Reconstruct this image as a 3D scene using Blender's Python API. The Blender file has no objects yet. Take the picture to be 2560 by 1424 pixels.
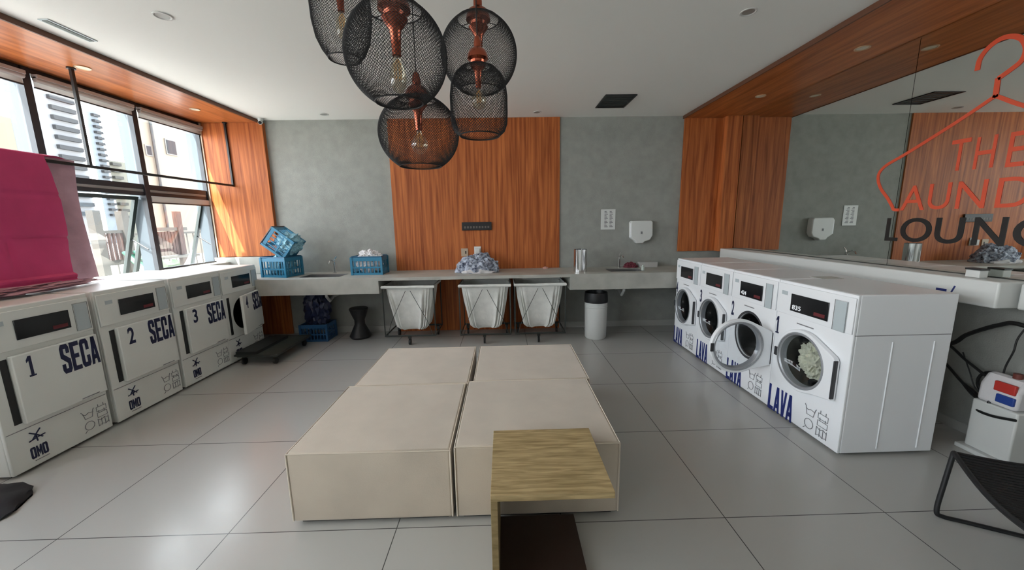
import bpy, bmesh, math, random
from mathutils import Vector, Matrix, noise
C = bpy.context.scene.collection
sc = bpy.context.scene
R = math.radians
PI = math.pi

# ------------------------------------------------------------------ camera
cam_d = bpy.data.cameras.new('camera'); cam = bpy.data.objects.new('camera', cam_d); C.objects.link(cam)
PITCH, YAW, ROLL, FPX, CAMH = 0.167573505, 0.0198273267, -0.0164643749, 934.131542, 1.6
fw = Vector((math.sin(YAW)*math.cos(PITCH), math.cos(YAW)*math.cos(PITCH), -math.sin(PITCH)))
rt = fw.cross(Vector((0, 0, 1))).normalized(); up = rt.cross(fw)
r2 = rt*math.cos(ROLL) + up*math.sin(ROLL); u2 = -rt*math.sin(ROLL) + up*math.cos(ROLL)
cam.matrix_world = Matrix(((r2.x, u2.x, -fw.x, 0), (r2.y, u2.y, -fw.y, 0), (r2.z, u2.z, -fw.z, CAMH), (0, 0, 0, 1)))
cam_d.sensor_width = 36; cam_d.lens = FPX*36/2560; cam_d.clip_start = .02; cam_d.clip_end = 500
sc.camera = cam

# ------------------------------------------------------------------ light
sc.view_settings.view_transform = 'Standard'; sc.view_settings.look = 'None'
sc.view_settings.gamma = 1; sc.view_settings.use_curve_mapping = False
sc.view_settings.exposure = 2.33
w = bpy.data.worlds.new('sky'); sc.world = w; w.use_nodes = True
nt = w.node_tree; nt.nodes.clear()
out = nt.nodes.new('ShaderNodeOutputWorld'); bg = nt.nodes.new('ShaderNodeBackground')
tc = nt.nodes.new('ShaderNodeTexCoord'); sep = nt.nodes.new('ShaderNodeSeparateXYZ')
cr = nt.nodes.new('ShaderNodeValToRGB'); nz = nt.nodes.new('ShaderNodeTexNoise'); mx = nt.nodes.new('ShaderNodeMix')
nt.links.new(tc.outputs['Generated'], sep.inputs[0]); nt.links.new(sep.outputs['Z'], cr.inputs[0])
cr.color_ramp.elements[0].position = 0.0; cr.color_ramp.elements[0].color = (1.12, 1.22, 1.28, 1)
cr.color_ramp.elements[1].position = .7; cr.color_ramp.elements[1].color = (.45, .62, .80, 1)
nz.inputs['Scale'].default_value = 2.2; nz.inputs['Detail'].default_value = 5
nt.links.new(tc.outputs['Generated'], nz.inputs['Vector'])
cr2 = nt.nodes.new('ShaderNodeValToRGB'); cr2.color_ramp.elements[0].position = .45; cr2.color_ramp.elements[1].position = .62
nt.links.new(nz.outputs[0], cr2.inputs[0])
mx.data_type = 'RGBA'; mx.inputs[7].default_value = (1.0, 1.04, 1.05, 1)
nt.links.new(cr2.outputs[0], mx.inputs[0]); nt.links.new(cr.outputs[0], mx.inputs[6])
nt.links.new(mx.outputs[2], bg.inputs[0]); bg.inputs[1].default_value = 2.2
nt.links.new(bg.outputs[0], out.inputs[0])
sd = bpy.data.lights.new('sun', 'SUN'); sd.energy = 6.5; sd.angle = R(.6); sd.color = (1, .97, .92)
sun = bpy.data.objects.new('sun', sd); C.objects.link(sun)
sun.rotation_euler = Vector((.25, .44, -.86)).to_track_quat('-Z', 'Y').to_euler()
for i, (y0, y1) in enumerate(((-2.7, 5.45),)):      # daylight portal over the window band
    pl = bpy.data.lights.new('window_portal', 'AREA'); pl.shape = 'RECTANGLE'; pl.size = y1-y0; pl.size_y = 1.9
    pl.cycles.is_portal = True
    po = bpy.data.objects.new('window_portal', pl); C.objects.link(po)
    po.location = (-4.27, (y0+y1)/2, 2.03)
    po.matrix_world = Matrix(((0, 0, -1, -4.27), (1, 0, 0, (y0+y1)/2), (0, -1, 0, 2.03), (0, 0, 0, 1)))

# ------------------------------------------------------------------ materials
MATS = {}
def mat(name, col, rough=.5, metal=0, spec=.5, noise_amt=0, noise_scale=20, bump=0, bump_scale=60, stretch=(1, 1, 1), sheen=0, emit=None, col2=None, coat=0):
    if name in MATS: return MATS[name]
    m = bpy.data.materials.new(name); m.use_nodes = True; nt = m.node_tree; b = nt.nodes['Principled BSDF']
    b.inputs['Base Color'].default_value = (*col, 1); b.inputs['Roughness'].default_value = rough
    b.inputs['Metallic'].default_value = metal; b.inputs['Specular IOR Level'].default_value = spec
    if sheen: b.inputs['Sheen Weight'].default_value = sheen
    if coat: b.inputs['Coat Weight'].default_value = coat; b.inputs['Coat Roughness'].default_value = .1
    if emit: b.inputs['Emission Color'].default_value = (*emit[0], 1); b.inputs['Emission Strength'].default_value = emit[1]
    if noise_amt or bump or col2:
        tc = nt.nodes.new('ShaderNodeTexCoord'); mp = nt.nodes.new('ShaderNodeMapping'); mp.inputs['Scale'].default_value = stretch
        nt.links.new(tc.outputs['Object'], mp.inputs[0])
    if noise_amt or col2:
        n = nt.nodes.new('ShaderNodeTexNoise'); n.inputs['Scale'].default_value = noise_scale; n.inputs['Detail'].default_value = 6
        nt.links.new(mp.outputs[0], n.inputs['Vector'])
        r = nt.nodes.new('ShaderNodeValToRGB')
        c2 = col2 or tuple(max(0, c*(1-noise_amt)) for c in col)
        r.color_ramp.elements[0].color = (*c2, 1); r.color_ramp.elements[1].color = (*tuple(min(1, c*(1+noise_amt*.5)) for c in col), 1)
        r.color_ramp.elements[0].position = .3; r.color_ramp.elements[1].position = .68
        nt.links.new(n.outputs[0], r.inputs[0]); nt.links.new(r.outputs[0], b.inputs['Base Color'])
    if bump:
        n2 = nt.nodes.new('ShaderNodeTexNoise'); n2.inputs['Scale'].default_value = bump_scale; n2.inputs['Detail'].default_value = 4
        nt.links.new(mp.outputs[0], n2.inputs['Vector'])
        bp = nt.nodes.new('ShaderNodeBump'); bp.inputs['Strength'].default_value = bump; bp.inputs['Distance'].default_value = .01
        nt.links.new(n2.outputs[0], bp.inputs['Height']); nt.links.new(bp.outputs[0], b.inputs['Normal'])
    MATS[name] = m; return m
def wood(name, dark, light, stretch, rough=.4, scale=3.0):
    m = bpy.data.materials.new(name); m.use_nodes = True; nt = m.node_tree; b = nt.nodes['Principled BSDF']
    tc = nt.nodes.new('ShaderNodeTexCoord'); mp = nt.nodes.new('ShaderNodeMapping'); mp.inputs['Scale'].default_value = stretch
    n = nt.nodes.new('ShaderNodeTexNoise'); n.inputs['Scale'].default_value = scale; n.inputs['Detail'].default_value = 8; n.inputs['Distortion'].default_value = .6
    r = nt.nodes.new('ShaderNodeValToRGB')
    r.color_ramp.elements[0].color = (*dark, 1); r.color_ramp.elements[1].color = (*light, 1)
    r.color_ramp.elements[0].position = .33; r.color_ramp.elements[1].position = .66
    nt.links.new(tc.outputs['Object'], mp.inputs[0]); nt.links.new(mp.outputs[0], n.inputs['Vector'])
    nt.links.new(n.outputs[0], r.inputs[0]); nt.links.new(r.outputs[0], b.inputs['Base Color'])
    b.inputs['Roughness'].default_value = rough; b.inputs['Specular IOR Level'].default_value = .25
    return m
def glass(name, tint=(1, 1, 1), refl=.06, rough=0.0):
    m = bpy.data.materials.new(name); m.use_nodes = True; nt = m.node_tree; nt.nodes.clear()
    o = nt.nodes.new('ShaderNodeOutputMaterial'); t = nt.nodes.new('ShaderNodeBsdfTransparent'); g = nt.nodes.new('ShaderNodeBsdfGlossy')
    mxs = nt.nodes.new('ShaderNodeMixShader'); lw = nt.nodes.new('ShaderNodeLayerWeight'); lw.inputs[0].default_value = .25
    pw = nt.nodes.new('ShaderNodeMath'); pw.operation = 'POWER'; pw.inputs[1].default_value = 2.5; ml = nt.nodes.new('ShaderNodeMath'); ml.operation = 'MULTIPLY_ADD'; ml.inputs[1].default_value = .5; ml.inputs[2].default_value = refl; ml.use_clamp = True
    nt.links.new(lw.outputs['Facing'], pw.inputs[0]); nt.links.new(pw.outputs[0], ml.inputs[0])
    t.inputs[0].default_value = (*tint, 1); g.inputs['Roughness'].default_value = rough
    nt.links.new(ml.outputs[0], mxs.inputs[0]); nt.links.new(t.outputs[0], mxs.inputs[1]); nt.links.new(g.outputs[0], mxs.inputs[2])
    nt.links.new(mxs.outputs[0], o.inputs[0]); return m

WOODV = wood('orange_wood_upright_grain', (.26, .062, .016), (.56, .172, .050), (9, 9, .35), .5)
WOODS = wood('orange_wood_soffit_grain', (.29, .075, .018), (.52, .165, .048), (7, .45, 7), .3)
WOODLIP = mat('dark_wood_edge', (.13, .05, .025), .5)
OAK = wood('light_oak', (.27, .19, .085), (.50, .37, .19), (1.5, 16, 16), .5, 4.0)
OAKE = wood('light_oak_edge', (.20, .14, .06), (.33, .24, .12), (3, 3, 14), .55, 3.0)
PLASTER = mat('grey_textured_plaster', (.33, .336, .31), .85, noise_amt=.10, noise_scale=9, bump=.35, bump_scale=120)
CEIL = mat('white_ceiling_paint', (.84, .84, .81), .9)
STONE = mat('grey_cement_counter', (.46, .455, .41), .45, noise_amt=.15, noise_scale=6)
WHITE = mat('white_enamel', (.90, .91, .93), .3)
DRYW = mat('warm_white_enamel', (.80, .81, .77), .35)
WPL = mat('white_plastic', (.70, .71, .69), .4)
GREYP = mat('pale_grey_decal', (.50, .56, .58), .4)
BLACKG = mat('black_gloss_panel', (.012, .012, .014), .15)
BLACK = mat('black_metal', (.012, .012, .013), .45)
WINMET = mat('charcoal_window_metal', (.018, .021, .026), .45)
WINGREY = mat('blue_grey_window_fin', (.055, .072, .085), .5)
BLUEINK = mat('navy_ink', (.010, .022, .16), .5)
DKINK = mat('near_black_navy_ink', (.012, .016, .06), .5)
GREYINK = mat('thin_grey_ink', (.22, .22, .23), .6)
REDINK = mat('orange_red_vinyl', (.72, .09, .035), .5)
BLKINK = mat('black_vinyl', (.01, .008, .007), .5)
CHROME = mat('chrome', (.75, .75, .75), .12, 1)
STEEL = mat('brushed_steel', (.55, .55, .55), .28, 1)
COPPER = mat('polished_copper', (.40, .105, .06), .25, 1)
WIRE = mat('black_wire_mesh', (.010, .010, .011), .6, 0)
VELVET = mat('beige_velvet', (.53, .455, .365), .85, sheen=.4, noise_amt=.10, noise_scale=4, bump=.1, bump_scale=200)
PIPING = mat('pale_beige_piping', (.66, .58, .48), .8)
CANVAS = mat('white_canvas', (.80, .80, .76), .9, noise_amt=.1, noise_scale=10, bump=.3, bump_scale=25)
FRAMEM = mat('dull_dark_steel_tube', (.06, .065, .06), .45, .6)
PINK = mat('crimson_quilt', (.58, .045, .165), .8, noise_amt=.15, noise_scale=3, bump=.3, bump_scale=12, sheen=.1)
PALEP = mat('dusty_pink_lining', (.50, .30, .35), .85, noise_amt=.15, noise_scale=8, bump=.3, bump_scale=20)
BLIND = mat('grey_blind_fabric', (.62, .60, .56), .8)
bb_ = BLIND.node_tree.nodes['Principled BSDF']; bb_.inputs['Transmission Weight'].default_value = .35; bb_.inputs['Roughness'].default_value = .9
RUBBER = mat('black_rubber_cable', (.012, .012, .012), .4)
BLUEP = mat('turquoise_blue_plastic', (.02, .19, .33), .4)
TEALC = mat('pale_turquoise_cloth', (.28, .52, .62), .85, noise_amt=.4, noise_scale=14, bump=.4, bump_scale=20)
NAVYP = mat('navy_plastic', (.02, .05, .16), .45)
CREAM = mat('cream_laundry', (.70, .68, .52), .9, noise_amt=.25, noise_scale=14, bump=.5, bump_scale=20)
WCLOTH = mat('white_cloth', (.74, .72, .73), .9, bump=.4, bump_scale=25)
PATT = mat('blue_and_white_print', (.55, .60, .70), .8, noise_scale=30, col2=(.008, .014, .05))
GLASS = glass('window_glass'); BULBG = glass('bulb_glass', (.97, .93, .82), .18)
PORTG = glass('porthole_glass', (.88, .91, .93), .04)
DRUM = mat('dark_drum_steel', (.06, .062, .065), .35, .8)
GASKET = mat('grey_door_ring', (.36, .37, .39), .35, .3)
RED = mat('red_plastic', (.55, .04, .03), .4); GOLD = mat('gold_filament', (.8, .45, .12), .3, .8, emit=None)
FOOT = mat('black_foot', (.02, .02, .02), .7)

m = bpy.data.materials.new('silvered_mirror'); m.use_nodes = True
b = m.node_tree.nodes['Principled BSDF']; b.inputs['Base Color'].default_value = (.74, .77, .74, 1); b.inputs['Metallic'].default_value = 1; b.inputs['Roughness'].default_value = .0
MIRROR = m
# tiled floor: joints every 0.885 m / 0.85 m
m = bpy.data.materials.new('grey_porcelain_tiles'); m.use_nodes = True; nt = m.node_tree; b = nt.nodes['Principled BSDF']
tc = nt.nodes.new('ShaderNodeTexCoord'); mp = nt.nodes.new('ShaderNodeMapping'); br = nt.nodes.new('ShaderNodeTexBrick')
mp.inputs['Location'].default_value = (.601+.885*10, -1.762+.85*10, 0)
br.offset = 0; br.inputs['Scale'].default_value = 1; br.inputs['Brick Width'].default_value = .885; br.inputs['Row Height'].default_value = .85
br.inputs['Mortar Size'].default_value = .0028; br.inputs['Mortar Smooth'].default_value = .2
br.inputs['Color1'].default_value = (.46, .455, .43, 1); br.inputs['Color2'].default_value = (.475, .47, .445, 1); br.inputs['Mortar'].default_value = (.09, .09, .085, 1)
n = nt.nodes.new('ShaderNodeTexNoise'); n.inputs['Scale'].default_value = 3; n.inputs['Detail'].default_value = 5
mr = nt.nodes.new('ShaderNodeMapRange'); mr.inputs[3].default_value = .16; mr.inputs[4].default_value = .28
nt.links.new(tc.outputs['Object'], mp.inputs[0]); nt.links.new(mp.outputs[0], br.inputs['Vector']); nt.links.new(br.outputs['Color'], b.inputs['Base Color'])
nt.links.new(tc.outputs['Object'], n.inputs['Vector']); nt.links.new(n.outputs[0], mr.inputs[0]); nt.links.new(mr.outputs[0], b.inputs['Roughness'])
TILE = m

# ------------------------------------------------------------------ mesh helpers
class MB:
    def __init__(s): s.v = []; s.f = []
    def add(s, v, f):
        n = len(s.v); s.v += [tuple(p) for p in v]; s.f += [tuple(i+n for i in q) for q in f]; return s
    def box(s, x0, x1, y0, y1, z0, z1, M=None):
        v = [Vector((x, y, z)) for z in (z0, z1) for y in (y0, y1) for x in (x0, x1)]
        if M: v = [M @ p for p in v]
        return s.add(v, [(0, 2, 3, 1), (4, 5, 7, 6), (0, 1, 5, 4), (2, 6, 7, 3), (0, 4, 6, 2), (1, 3, 7, 5)])
    def tube(s, pts, r, n=8, closed=False):
        P = [Vector(p) for p in pts]; m = len(P); vs = []; prev = None
        for i, p in enumerate(P):
            a = P[i-1] if (i or closed) else P[0]; c = P[(i+1) % m] if (i < m-1 or closed) else P[-1]
            t = (c-a).normalized()
            if prev is None:
                u = t.orthogonal().normalized()
            else:
                u = (prev - t*prev.dot(t)); u = u.normalized() if u.length > 1e-6 else t.orthogonal().normalized()
            prev = u; w_ = t.cross(u); rr = r[i] if isinstance(r, (list, tuple)) else r
            vs += [p + (u*math.cos(2*PI*k/n) + w_*math.sin(2*PI*k/n))*rr for k in range(n)]
        fs = [(i*n+k, i*n+(k+1) % n, ((i+1) % m)*n+(k+1) % n, ((i+1) % m)*n+k) for i in range(m if closed else m-1) for k in range(n)]
        if not closed: fs += [tuple(range(n))[::-1], tuple((m-1)*n+k for k in range(n))]
        return s.add(vs, fs)
    def lathe(s, prof, c=(0, 0, 0), n=32, M=None, cap=True):     # prof: (r, z) pairs
        vs = []; 
        for r, z in prof:
            for k in range(n):
                p = Vector((r*math.cos(2*PI*k/n), r*math.sin(2*PI*k/n), z))
                if M: p = M @ p
                vs.append(p + Vector(c))
        m = len(prof)
        fs = [(i*n+k, i*n+(k+1) % n, (i+1)*n+(k+1) % n, (i+1)*n+k) for i in range(m-1) for k in range(n)]
        if cap:
            if prof[0][0] > 1e-6: fs.append(tuple(range(n))[::-1])
            if prof[-1][0] > 1e-6: fs.append(tuple((m-1)*n+k for k in range(n)))
        return s.add(vs, fs)
    def prism(s, poly, y0, y1):                                 # polygon in x,z extruded along y
        n = len(poly)
        return s.add([(x, y0, z) for x, z in poly]+[(x, y1, z) for x, z in poly],
                     [tuple(range(n)), tuple(range(n, 2*n))[::-1]]+[(i, i+n, (i+1) % n+n, (i+1) % n) for i in range(n)])
    def ring(s, outer, inner, y0, y1):                          # two outlines with equal counts, extruded along y
        n = len(outer)
        v = [(x, y0, z) for x, z in outer]+[(x, y0, z) for x, z in inner]+[(x, y1, z) for x, z in outer]+[(x, y1, z) for x, z in inner]
        f = []
        for i in range(n):
            j = (i+1) % n
            f += [(i, j, n+j, n+i), (2*n+i, 3*n+i, 3*n+j, 2*n+j), (i, 2*n+i, 2*n+j, j), (n+i, n+j, 3*n+j, 3*n+i)]
        return s.add(v, f)
    def build(s, name, m, parent=None, bevel=0, loc=None, smooth=True, kind=None, fix=True):
        me = bpy.data.meshes.new(name)
        me.from_pydata(s.v, [], s.f); 
        if fix:
            bm = bmesh.new(); bm.from_mesh(me)
            bmesh.ops.remove_doubles(bm, verts=bm.verts, dist=1e-6)
            bmesh.ops.recalc_face_normals(bm, faces=bm.faces); bm.to_mesh(me); bm.free()
        me.materials.append(m)
        if smooth:
            me.polygons.foreach_set('use_smooth', [True]*len(me.polygons)); me.set_sharp_from_angle(angle=R(38))
        o = bpy.data.objects.new(name, me); C.objects.link(o)
        if parent: o.parent = parent
        if loc: o.location = loc
        if bevel:
            md = o.modifiers.new('bevel', 'BEVEL'); md.width = bevel; md.segments = 3; md.limit_method = 'ANGLE'; md.angle_limit = R(50)
        if kind: o['kind'] = kind
        return o
def tag(o, label=None, cat=None, group=None, kind=None):
    if label: o['label'] = label
    if cat: o['category'] = cat
    if group: o['group'] = group
    if kind: o['kind'] = kind
    return o
def thing(name, label, cat, loc=(0, 0, 0), rz=0, group=None, kind=None):
    o = bpy.data.objects.new(name, None); C.objects.link(o); o.empty_display_size = .1
    o.location = loc; o.rotation_euler = (0, 0, rz)
    return tag(o, label, cat, group, kind)
def children_of(o): return [c for c in C.objects if c.parent == o]
def dup(o, parent=None):
    c = o.copy(); C.objects.link(c); c.parent = parent
    for ch in children_of(o): dup(ch, c)
    return c
def B(*a): return MB().box(*a)
def struct(mb, name, m, **k): return mb.build(name, m, kind='structure', **k)
def smoothpath(pts, n=8):
    P = [Vector(p) for p in pts]; P = [P[0]*2-P[1]]+P+[P[-1]*2-P[-2]]; o = []
    for i in range(1, len(P)-2):
        for k in range(n):
            t = k/n; a, b_, c, d = P[i-1], P[i], P[i+1], P[i+2]
            o.append(.5*((2*b_)+(c-a)*t+(2*a-5*b_+4*c-d)*t*t+(3*b_-a-3*c+d)*t**3))
    return o+[P[-2]]
TXT = {}
def glyphs(s, offset=0.0, res=6):
    k = (s, offset)
    if k in TXT: return TXT[k]
    cu = bpy.data.curves.new('t', 'FONT'); cu.body = s; cu.offset = offset; cu.resolution_u = res; cu.extrude = .02
    o = bpy.data.objects.new('t', cu); C.objects.link(o)
    dg = bpy.context.evaluated_depsgraph_get(); dg.update()
    me = bpy.data.meshes.new_from_object(o.evaluated_get(dg)); v = [p.co.copy() for p in me.vertices]; f = [tuple(p.vertices) for p in me.polygons]
    bpy.data.objects.remove(o); bpy.data.meshes.remove(me)
    x0 = min(p.x for p in v); x1 = max(p.x for p in v); y0 = min(p.y for p in v); y1 = max(p.y for p in v)
    v = [((p.x-x0)/(x1-x0), (p.y-y0)/(y1-y0), (p.z/.02+1)/2) for p in v]
    TXT[k] = (v, f); return TXT[k]
RC = lambda x0, z0, x1, z1: [(x0, z0), (x1, z0), (x1, z1), (x0, z1)]
def rndb(closed):
    o = [[(0, .12), (.36, .12), (.36, .88), (0, .88)], [(0, .88), (.36, .84), (.64, .84), (1, .88), (.82, 1), (.18, 1)], [(0, .12), (.18, 0), (.82, 0), (1, .12), (.64, .16), (.36, .16)]]
    return o+([[(.64, .12), (1, .12), (1, .88), (.64, .88)]] if closed else [RC(.64, .60, 1, .88), RC(.64, .12, 1, .40)])
AL = [[(0, 0), (.30, 0), (.62, 1), (.30, 1)], [(.70, 0), (1, 0), (.70, 1), (.38, 1)]]
BLOCK = {'L': [RC(0, 0, .38, 1), RC(.38, 0, 1, .15)], 'E': [RC(0, 0, .38, 1), RC(.38, 0, 1, .15), RC(.38, .85, 1, 1), RC(.38, .43, .88, .58)],
    'C': rndb(False), 'O': rndb(True), 'A': AL+[RC(.24, .18, .76, .34)], 'V': [[(x, 1-z) for x, z in p][::-1] for p in AL],
    'S': [[(0, .88), (.36, .84), (.64, .84), (1, .88), (.82, 1), (.18, 1)], RC(0, .62, .36, .88), RC(.64, .68, 1, .88), [(0, .62), (0, .55), (.64, .34), (1, .38), (1, .46), (.36, .66)], RC(.64, .12, 1, .38), RC(0, .12, .36, .33), [(0, .12), (.18, 0), (.82, 0), (1, .12), (.64, .16), (.36, .16)]],
    'M': [RC(0, 0, .26, 1), RC(.74, 0, 1, 1), [(.26, 1), (.26, .6), (.5, .15), (.74, .6), (.74, 1), (.5, .5)]],
    '1': [RC(.36, 0, .74, 1), [(.36, 1), (.05, .82), (.05, .70), (.36, .80)], RC(.08, 0, .36, .08), RC(.74, 0, 1, .08)]}
def put_block(mb, word, x0, x1, z0, z1, y, th=.002, gap=.12):
    n = len(word); w_ = (x1-x0)/(n+(n-1)*gap)
    for i, c in enumerate(word):
        a = x0+i*w_*(1+gap)
        for poly in BLOCK[c]: mb.prism([(a+px_*w_, z0+pz*(z1-z0)) for px_, pz in poly], y, y+th)
    return mb
def put_text(mb, s, x0, x1, z0, z1, y=-.003, th=.002, offset=0.0):
    v, f = glyphs(s, offset)
    mb.add([(x0+a*(x1-x0), y+th*(1-c), z0+b_*(z1-z0)) for a, b_, c in v], f); return mb
def blob(mb, c, r, seed=0, amp=.25, freq=2.5, sub=4, flat=None, fold=0):
    bm = bmesh.new(); bmesh.ops.create_icosphere(bm, subdivisions=sub, radius=1); v = []
    for p in bm.verts:
        d = p.co.normalized(); q = d*freq+Vector((seed*7.3, seed*3.1, 0))
        k = 1+amp*noise.noise(q)+amp*.6*noise.noise(q*2.3)+fold*(abs(noise.noise(q*3.1))-.2)
        z = d.z*r[2]*k
        if flat is not None: z = max(z, flat)
        v.append((c[0]+d.x*r[0]*k, c[1]+d.y*r[1]*k, c[2]+z))
    bm.verts.index_update(); f = [tuple(x.index for x in p.verts) for p in bm.faces]; bm.free()
    return mb.add(v, f)

# ------------------------------------------------------------------ room shell
WX, RX, BY, FY, CH, SZ = -4.12, 3.40, 5.50, -2.8, 3.023, 2.985
struct(B(WX-.1, RX+.1, FY-.1, BY+.12, -.12, 0), 'floor', TILE)
struct(B(-3.32, 2.56, FY, BY+.12, CH, CH+.12), 'ceiling', CEIL)
struct(B(WX-.1, RX+.1, BY, BY+.12, 0, CH+.1), 'wall_back', PLASTER)
struct(B(RX, RX+.12, FY, BY, 0, CH+.1), 'wall_right', PLASTER)
struct(B(WX-.1, RX+.1, FY-.12, FY, 0, CH+.1), 'wall_front', CEIL)
struct(B(WX-.10, WX, FY, BY, 0, 1.07), 'wall_left', PLASTER)
# window ledge behind the dryers
struct(B(WX-.12, -3.9, FY+.01, BY-.11, 1.07, 1.10), 'trim_1', STONE)
# wooden soffits, each with a dark lip
struct(B(WX-.1, -3.322, FY, BY-.001, SZ, CH+.1), 'trim_2', WOODS)
struct(B(-3.322, -3.305, FY, BY-.001, SZ-.004, CH-.0005), 'trim_3', WOODLIP)
struct(B(2.56, RX-.001, FY, BY-.001, SZ, CH+.1), 'trim_4', WOODS)
struct(B(2.545, 2.56, FY, BY-.001, SZ-.004, CH-.0005), 'trim_5', WOODLIP)
# wood wall panels
struct(B(-1.575, .812, BY-.02, BY-.0005, .0, CH-.001), 'trim_6', WOODV)
struct(B(WX+.02, -3.25, BY-.06, BY-.0005, 1.17, SZ-.0005), 'trim_7', WOODV, bevel=.002)
struct(B(WX+.021, WX+.05, BY-.075, BY-.0605, 1.17, SZ-.001), 'trim_13', mat('pale_wood_edging', (.55, .42, .30), .5))
struct(B(WX+.002, -3.25, BY-.10, BY-.0005, .925, 1.165), 'trim_8', STONE)
struct(B(-3.7, -3.18, BY-.03, BY-.0005, 0, .70), 'trim_9', WOODV)
struct(B(2.565, RX-.005, BY-.03, BY-.0005, 1.13, SZ-.0005), 'trim_10', WOODV)
struct(B(3.10, 3.315, BY-.14, BY-.031, 1.13, SZ-.0005), 'trim_11', WOODV, bevel=.002)
struct(MB().box(-3.15, -1.58, BY-.015, BY-.0005, 0, .09).box(.815, RX-.001, BY-.015, BY-.0005, 0, .09), 'baseboard_back', mat('pale_grey_skirting', (.40, .40, .38), .5))
struct(B(RX-.015, RX-.0005, FY, BY-.02, 0, .07), 'baseboard_right', MATS['pale_grey_skirting'])

# ------------------------------------------------------------------ window wall
ML = [5.47-.95*k for k in range(10)]        # mullion centres
for k in range(9):
    y1, y0 = ML[k]-.03, ML[k+1]+.03
    wn = thing('window_%d' % (k+1), None, None, (WX, (y0+y1)/2, 1.1), kind='structure')
    def loc(mb, n_, m_, par=wn, **q):
        c = Vector(wn.location); mb.v = [tuple(Vector(p)-c) for p in mb.v]; return mb.build(n_, m_, par, **q)
    loc(B(WX-.02, WX+.03, y0-.06, y0, 1.1, SZ-.001), 'mullion', WINMET)
    loc(B(WX-.15, WX-.02, y0-.055, y0-.005, 1.1, SZ-.001), 'mullion_fin', WINGREY); loc(B(WX-.14, WX-.021, y0-.0049, y0+.012, 1.1, 1.96), 'lower_fin', WINMET)
    if k == 0:
        loc(B(WX-.02, WX+.03, y1-.03, y1+.055, 1.1, SZ-.001), 'mullion', WINMET); loc(B(WX-.15, WX-.021, y1-.025, y1+.02, 1.1, SZ-.001), 'mullion_fin', WINGREY)
    loc(B(WX-.04, WX+.02, y0+.001, y1-.001, 2.94, SZ-.001), 'head_rail', WINMET)
    t = loc(MB().box(WX-.05, WX+.02, y0+.001, y1-.001, 2.035, 2.09).box(WX-.05, WX+.015, y0+.001, y1-.001, 1.965, 2.005), 'transom', WINMET)
    loc(B(WX-.03, WX+.01, y0+.001, y1-.001, 2.006, 2.034), 'transom_highlight', mat('metal_highlight', (.30, .30, .28), .5))  # pale strip paints the highlight along the transom
    loc(B(WX-.034, WX-.028, y0+.002, y1-.002, 2.091, 2.939), 'pane', GLASS)
    # lower awning sash pushed outwards at the bottom
    ang = R(17 if k < 4 else 0)
    M = Matrix.Translation((WX-.06, 0, 1.955)) @ Matrix.Rotation(ang, 4, 'Y')
    s = MB()
    for a, b_ in ((y0+.012, y0+.052), (y1-.052, y1-.012)): s.box(-.02, .015, a, b_, -1.0, 0, M)
    s.box(-.02, .015, y0+.053, y1-.053, -1.0, -.95, M); s.box(-.02, .015, y0+.053, y1-.053, -.04, 0, M)
    sash = loc(s, 'awning_sash', mat('green_grey_sash', (.016, .024, .021), .45))
    loc(MB().box(-.004, .002, y0+.05, y1-.05, -.96, -.03, M), 'sash_pane', GLASS)
    if k < 4:
        p = M @ Vector((0, y1-.03, -.5))
        loc(MB().tube([(WX-.03, y1-.02, 1.35), p], .008, 6), 'stay_arm', WINMET)
    if k == 0: loc(B(WX-.02, WX+.02, y0+.001, y1-.001, 1.1, 1.12), 'sill_rail', WINMET)
for k, lab in ((0, 'grey roller blind rolled up at the window head, nearest the wood panel'),
               (1, 'grey roller blind rolled up at the window head behind the hanging rod'),
               (2, 'grey roller blind rolled up at the window head, above the pink quilt')):
    y1, y0 = ML[k]-.04, ML[k+1]+.04
    bl = thing('roller_blind', lab, 'blind', (WX, (y0+y1)/2, 2.82), group='roller blinds at the window heads')
    h = (y1-y0)/2
    MB().box(.022, .08, -h, h, .085, .115).build('cassette', mat('pale_blind_cassette', (.50, .49, .46), .6), bl)
    MB().tube([(.05, -h, .075), (.05, h, .075)], .022, 12).build('roller', mat('brown_grey_roll', (.45, .43, .40), .8), bl)
    MB().box(.034, .04, -h, h, .01, .075).build('fabric', BLIND, bl)
    MB().box(.03, .045, -h, h, 0, .012).build('bottom_bar', WINMET, bl)
y1, y0 = ML[0]-.04, ML[1]+.04
bl = thing('roller_blind', 'short grey roller blind drawn just below the transom, beside the wood panel', 'blind', (WX, (y0+y1)/2, 1.88)); h = (y1-y0)/2
MB().box(.022, .03, -h, h, .015, .08).build('fabric', BLIND, bl); MB().box(.018, .034, -h, h, 0, .015).build('bottom_bar', WINMET, bl)

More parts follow.
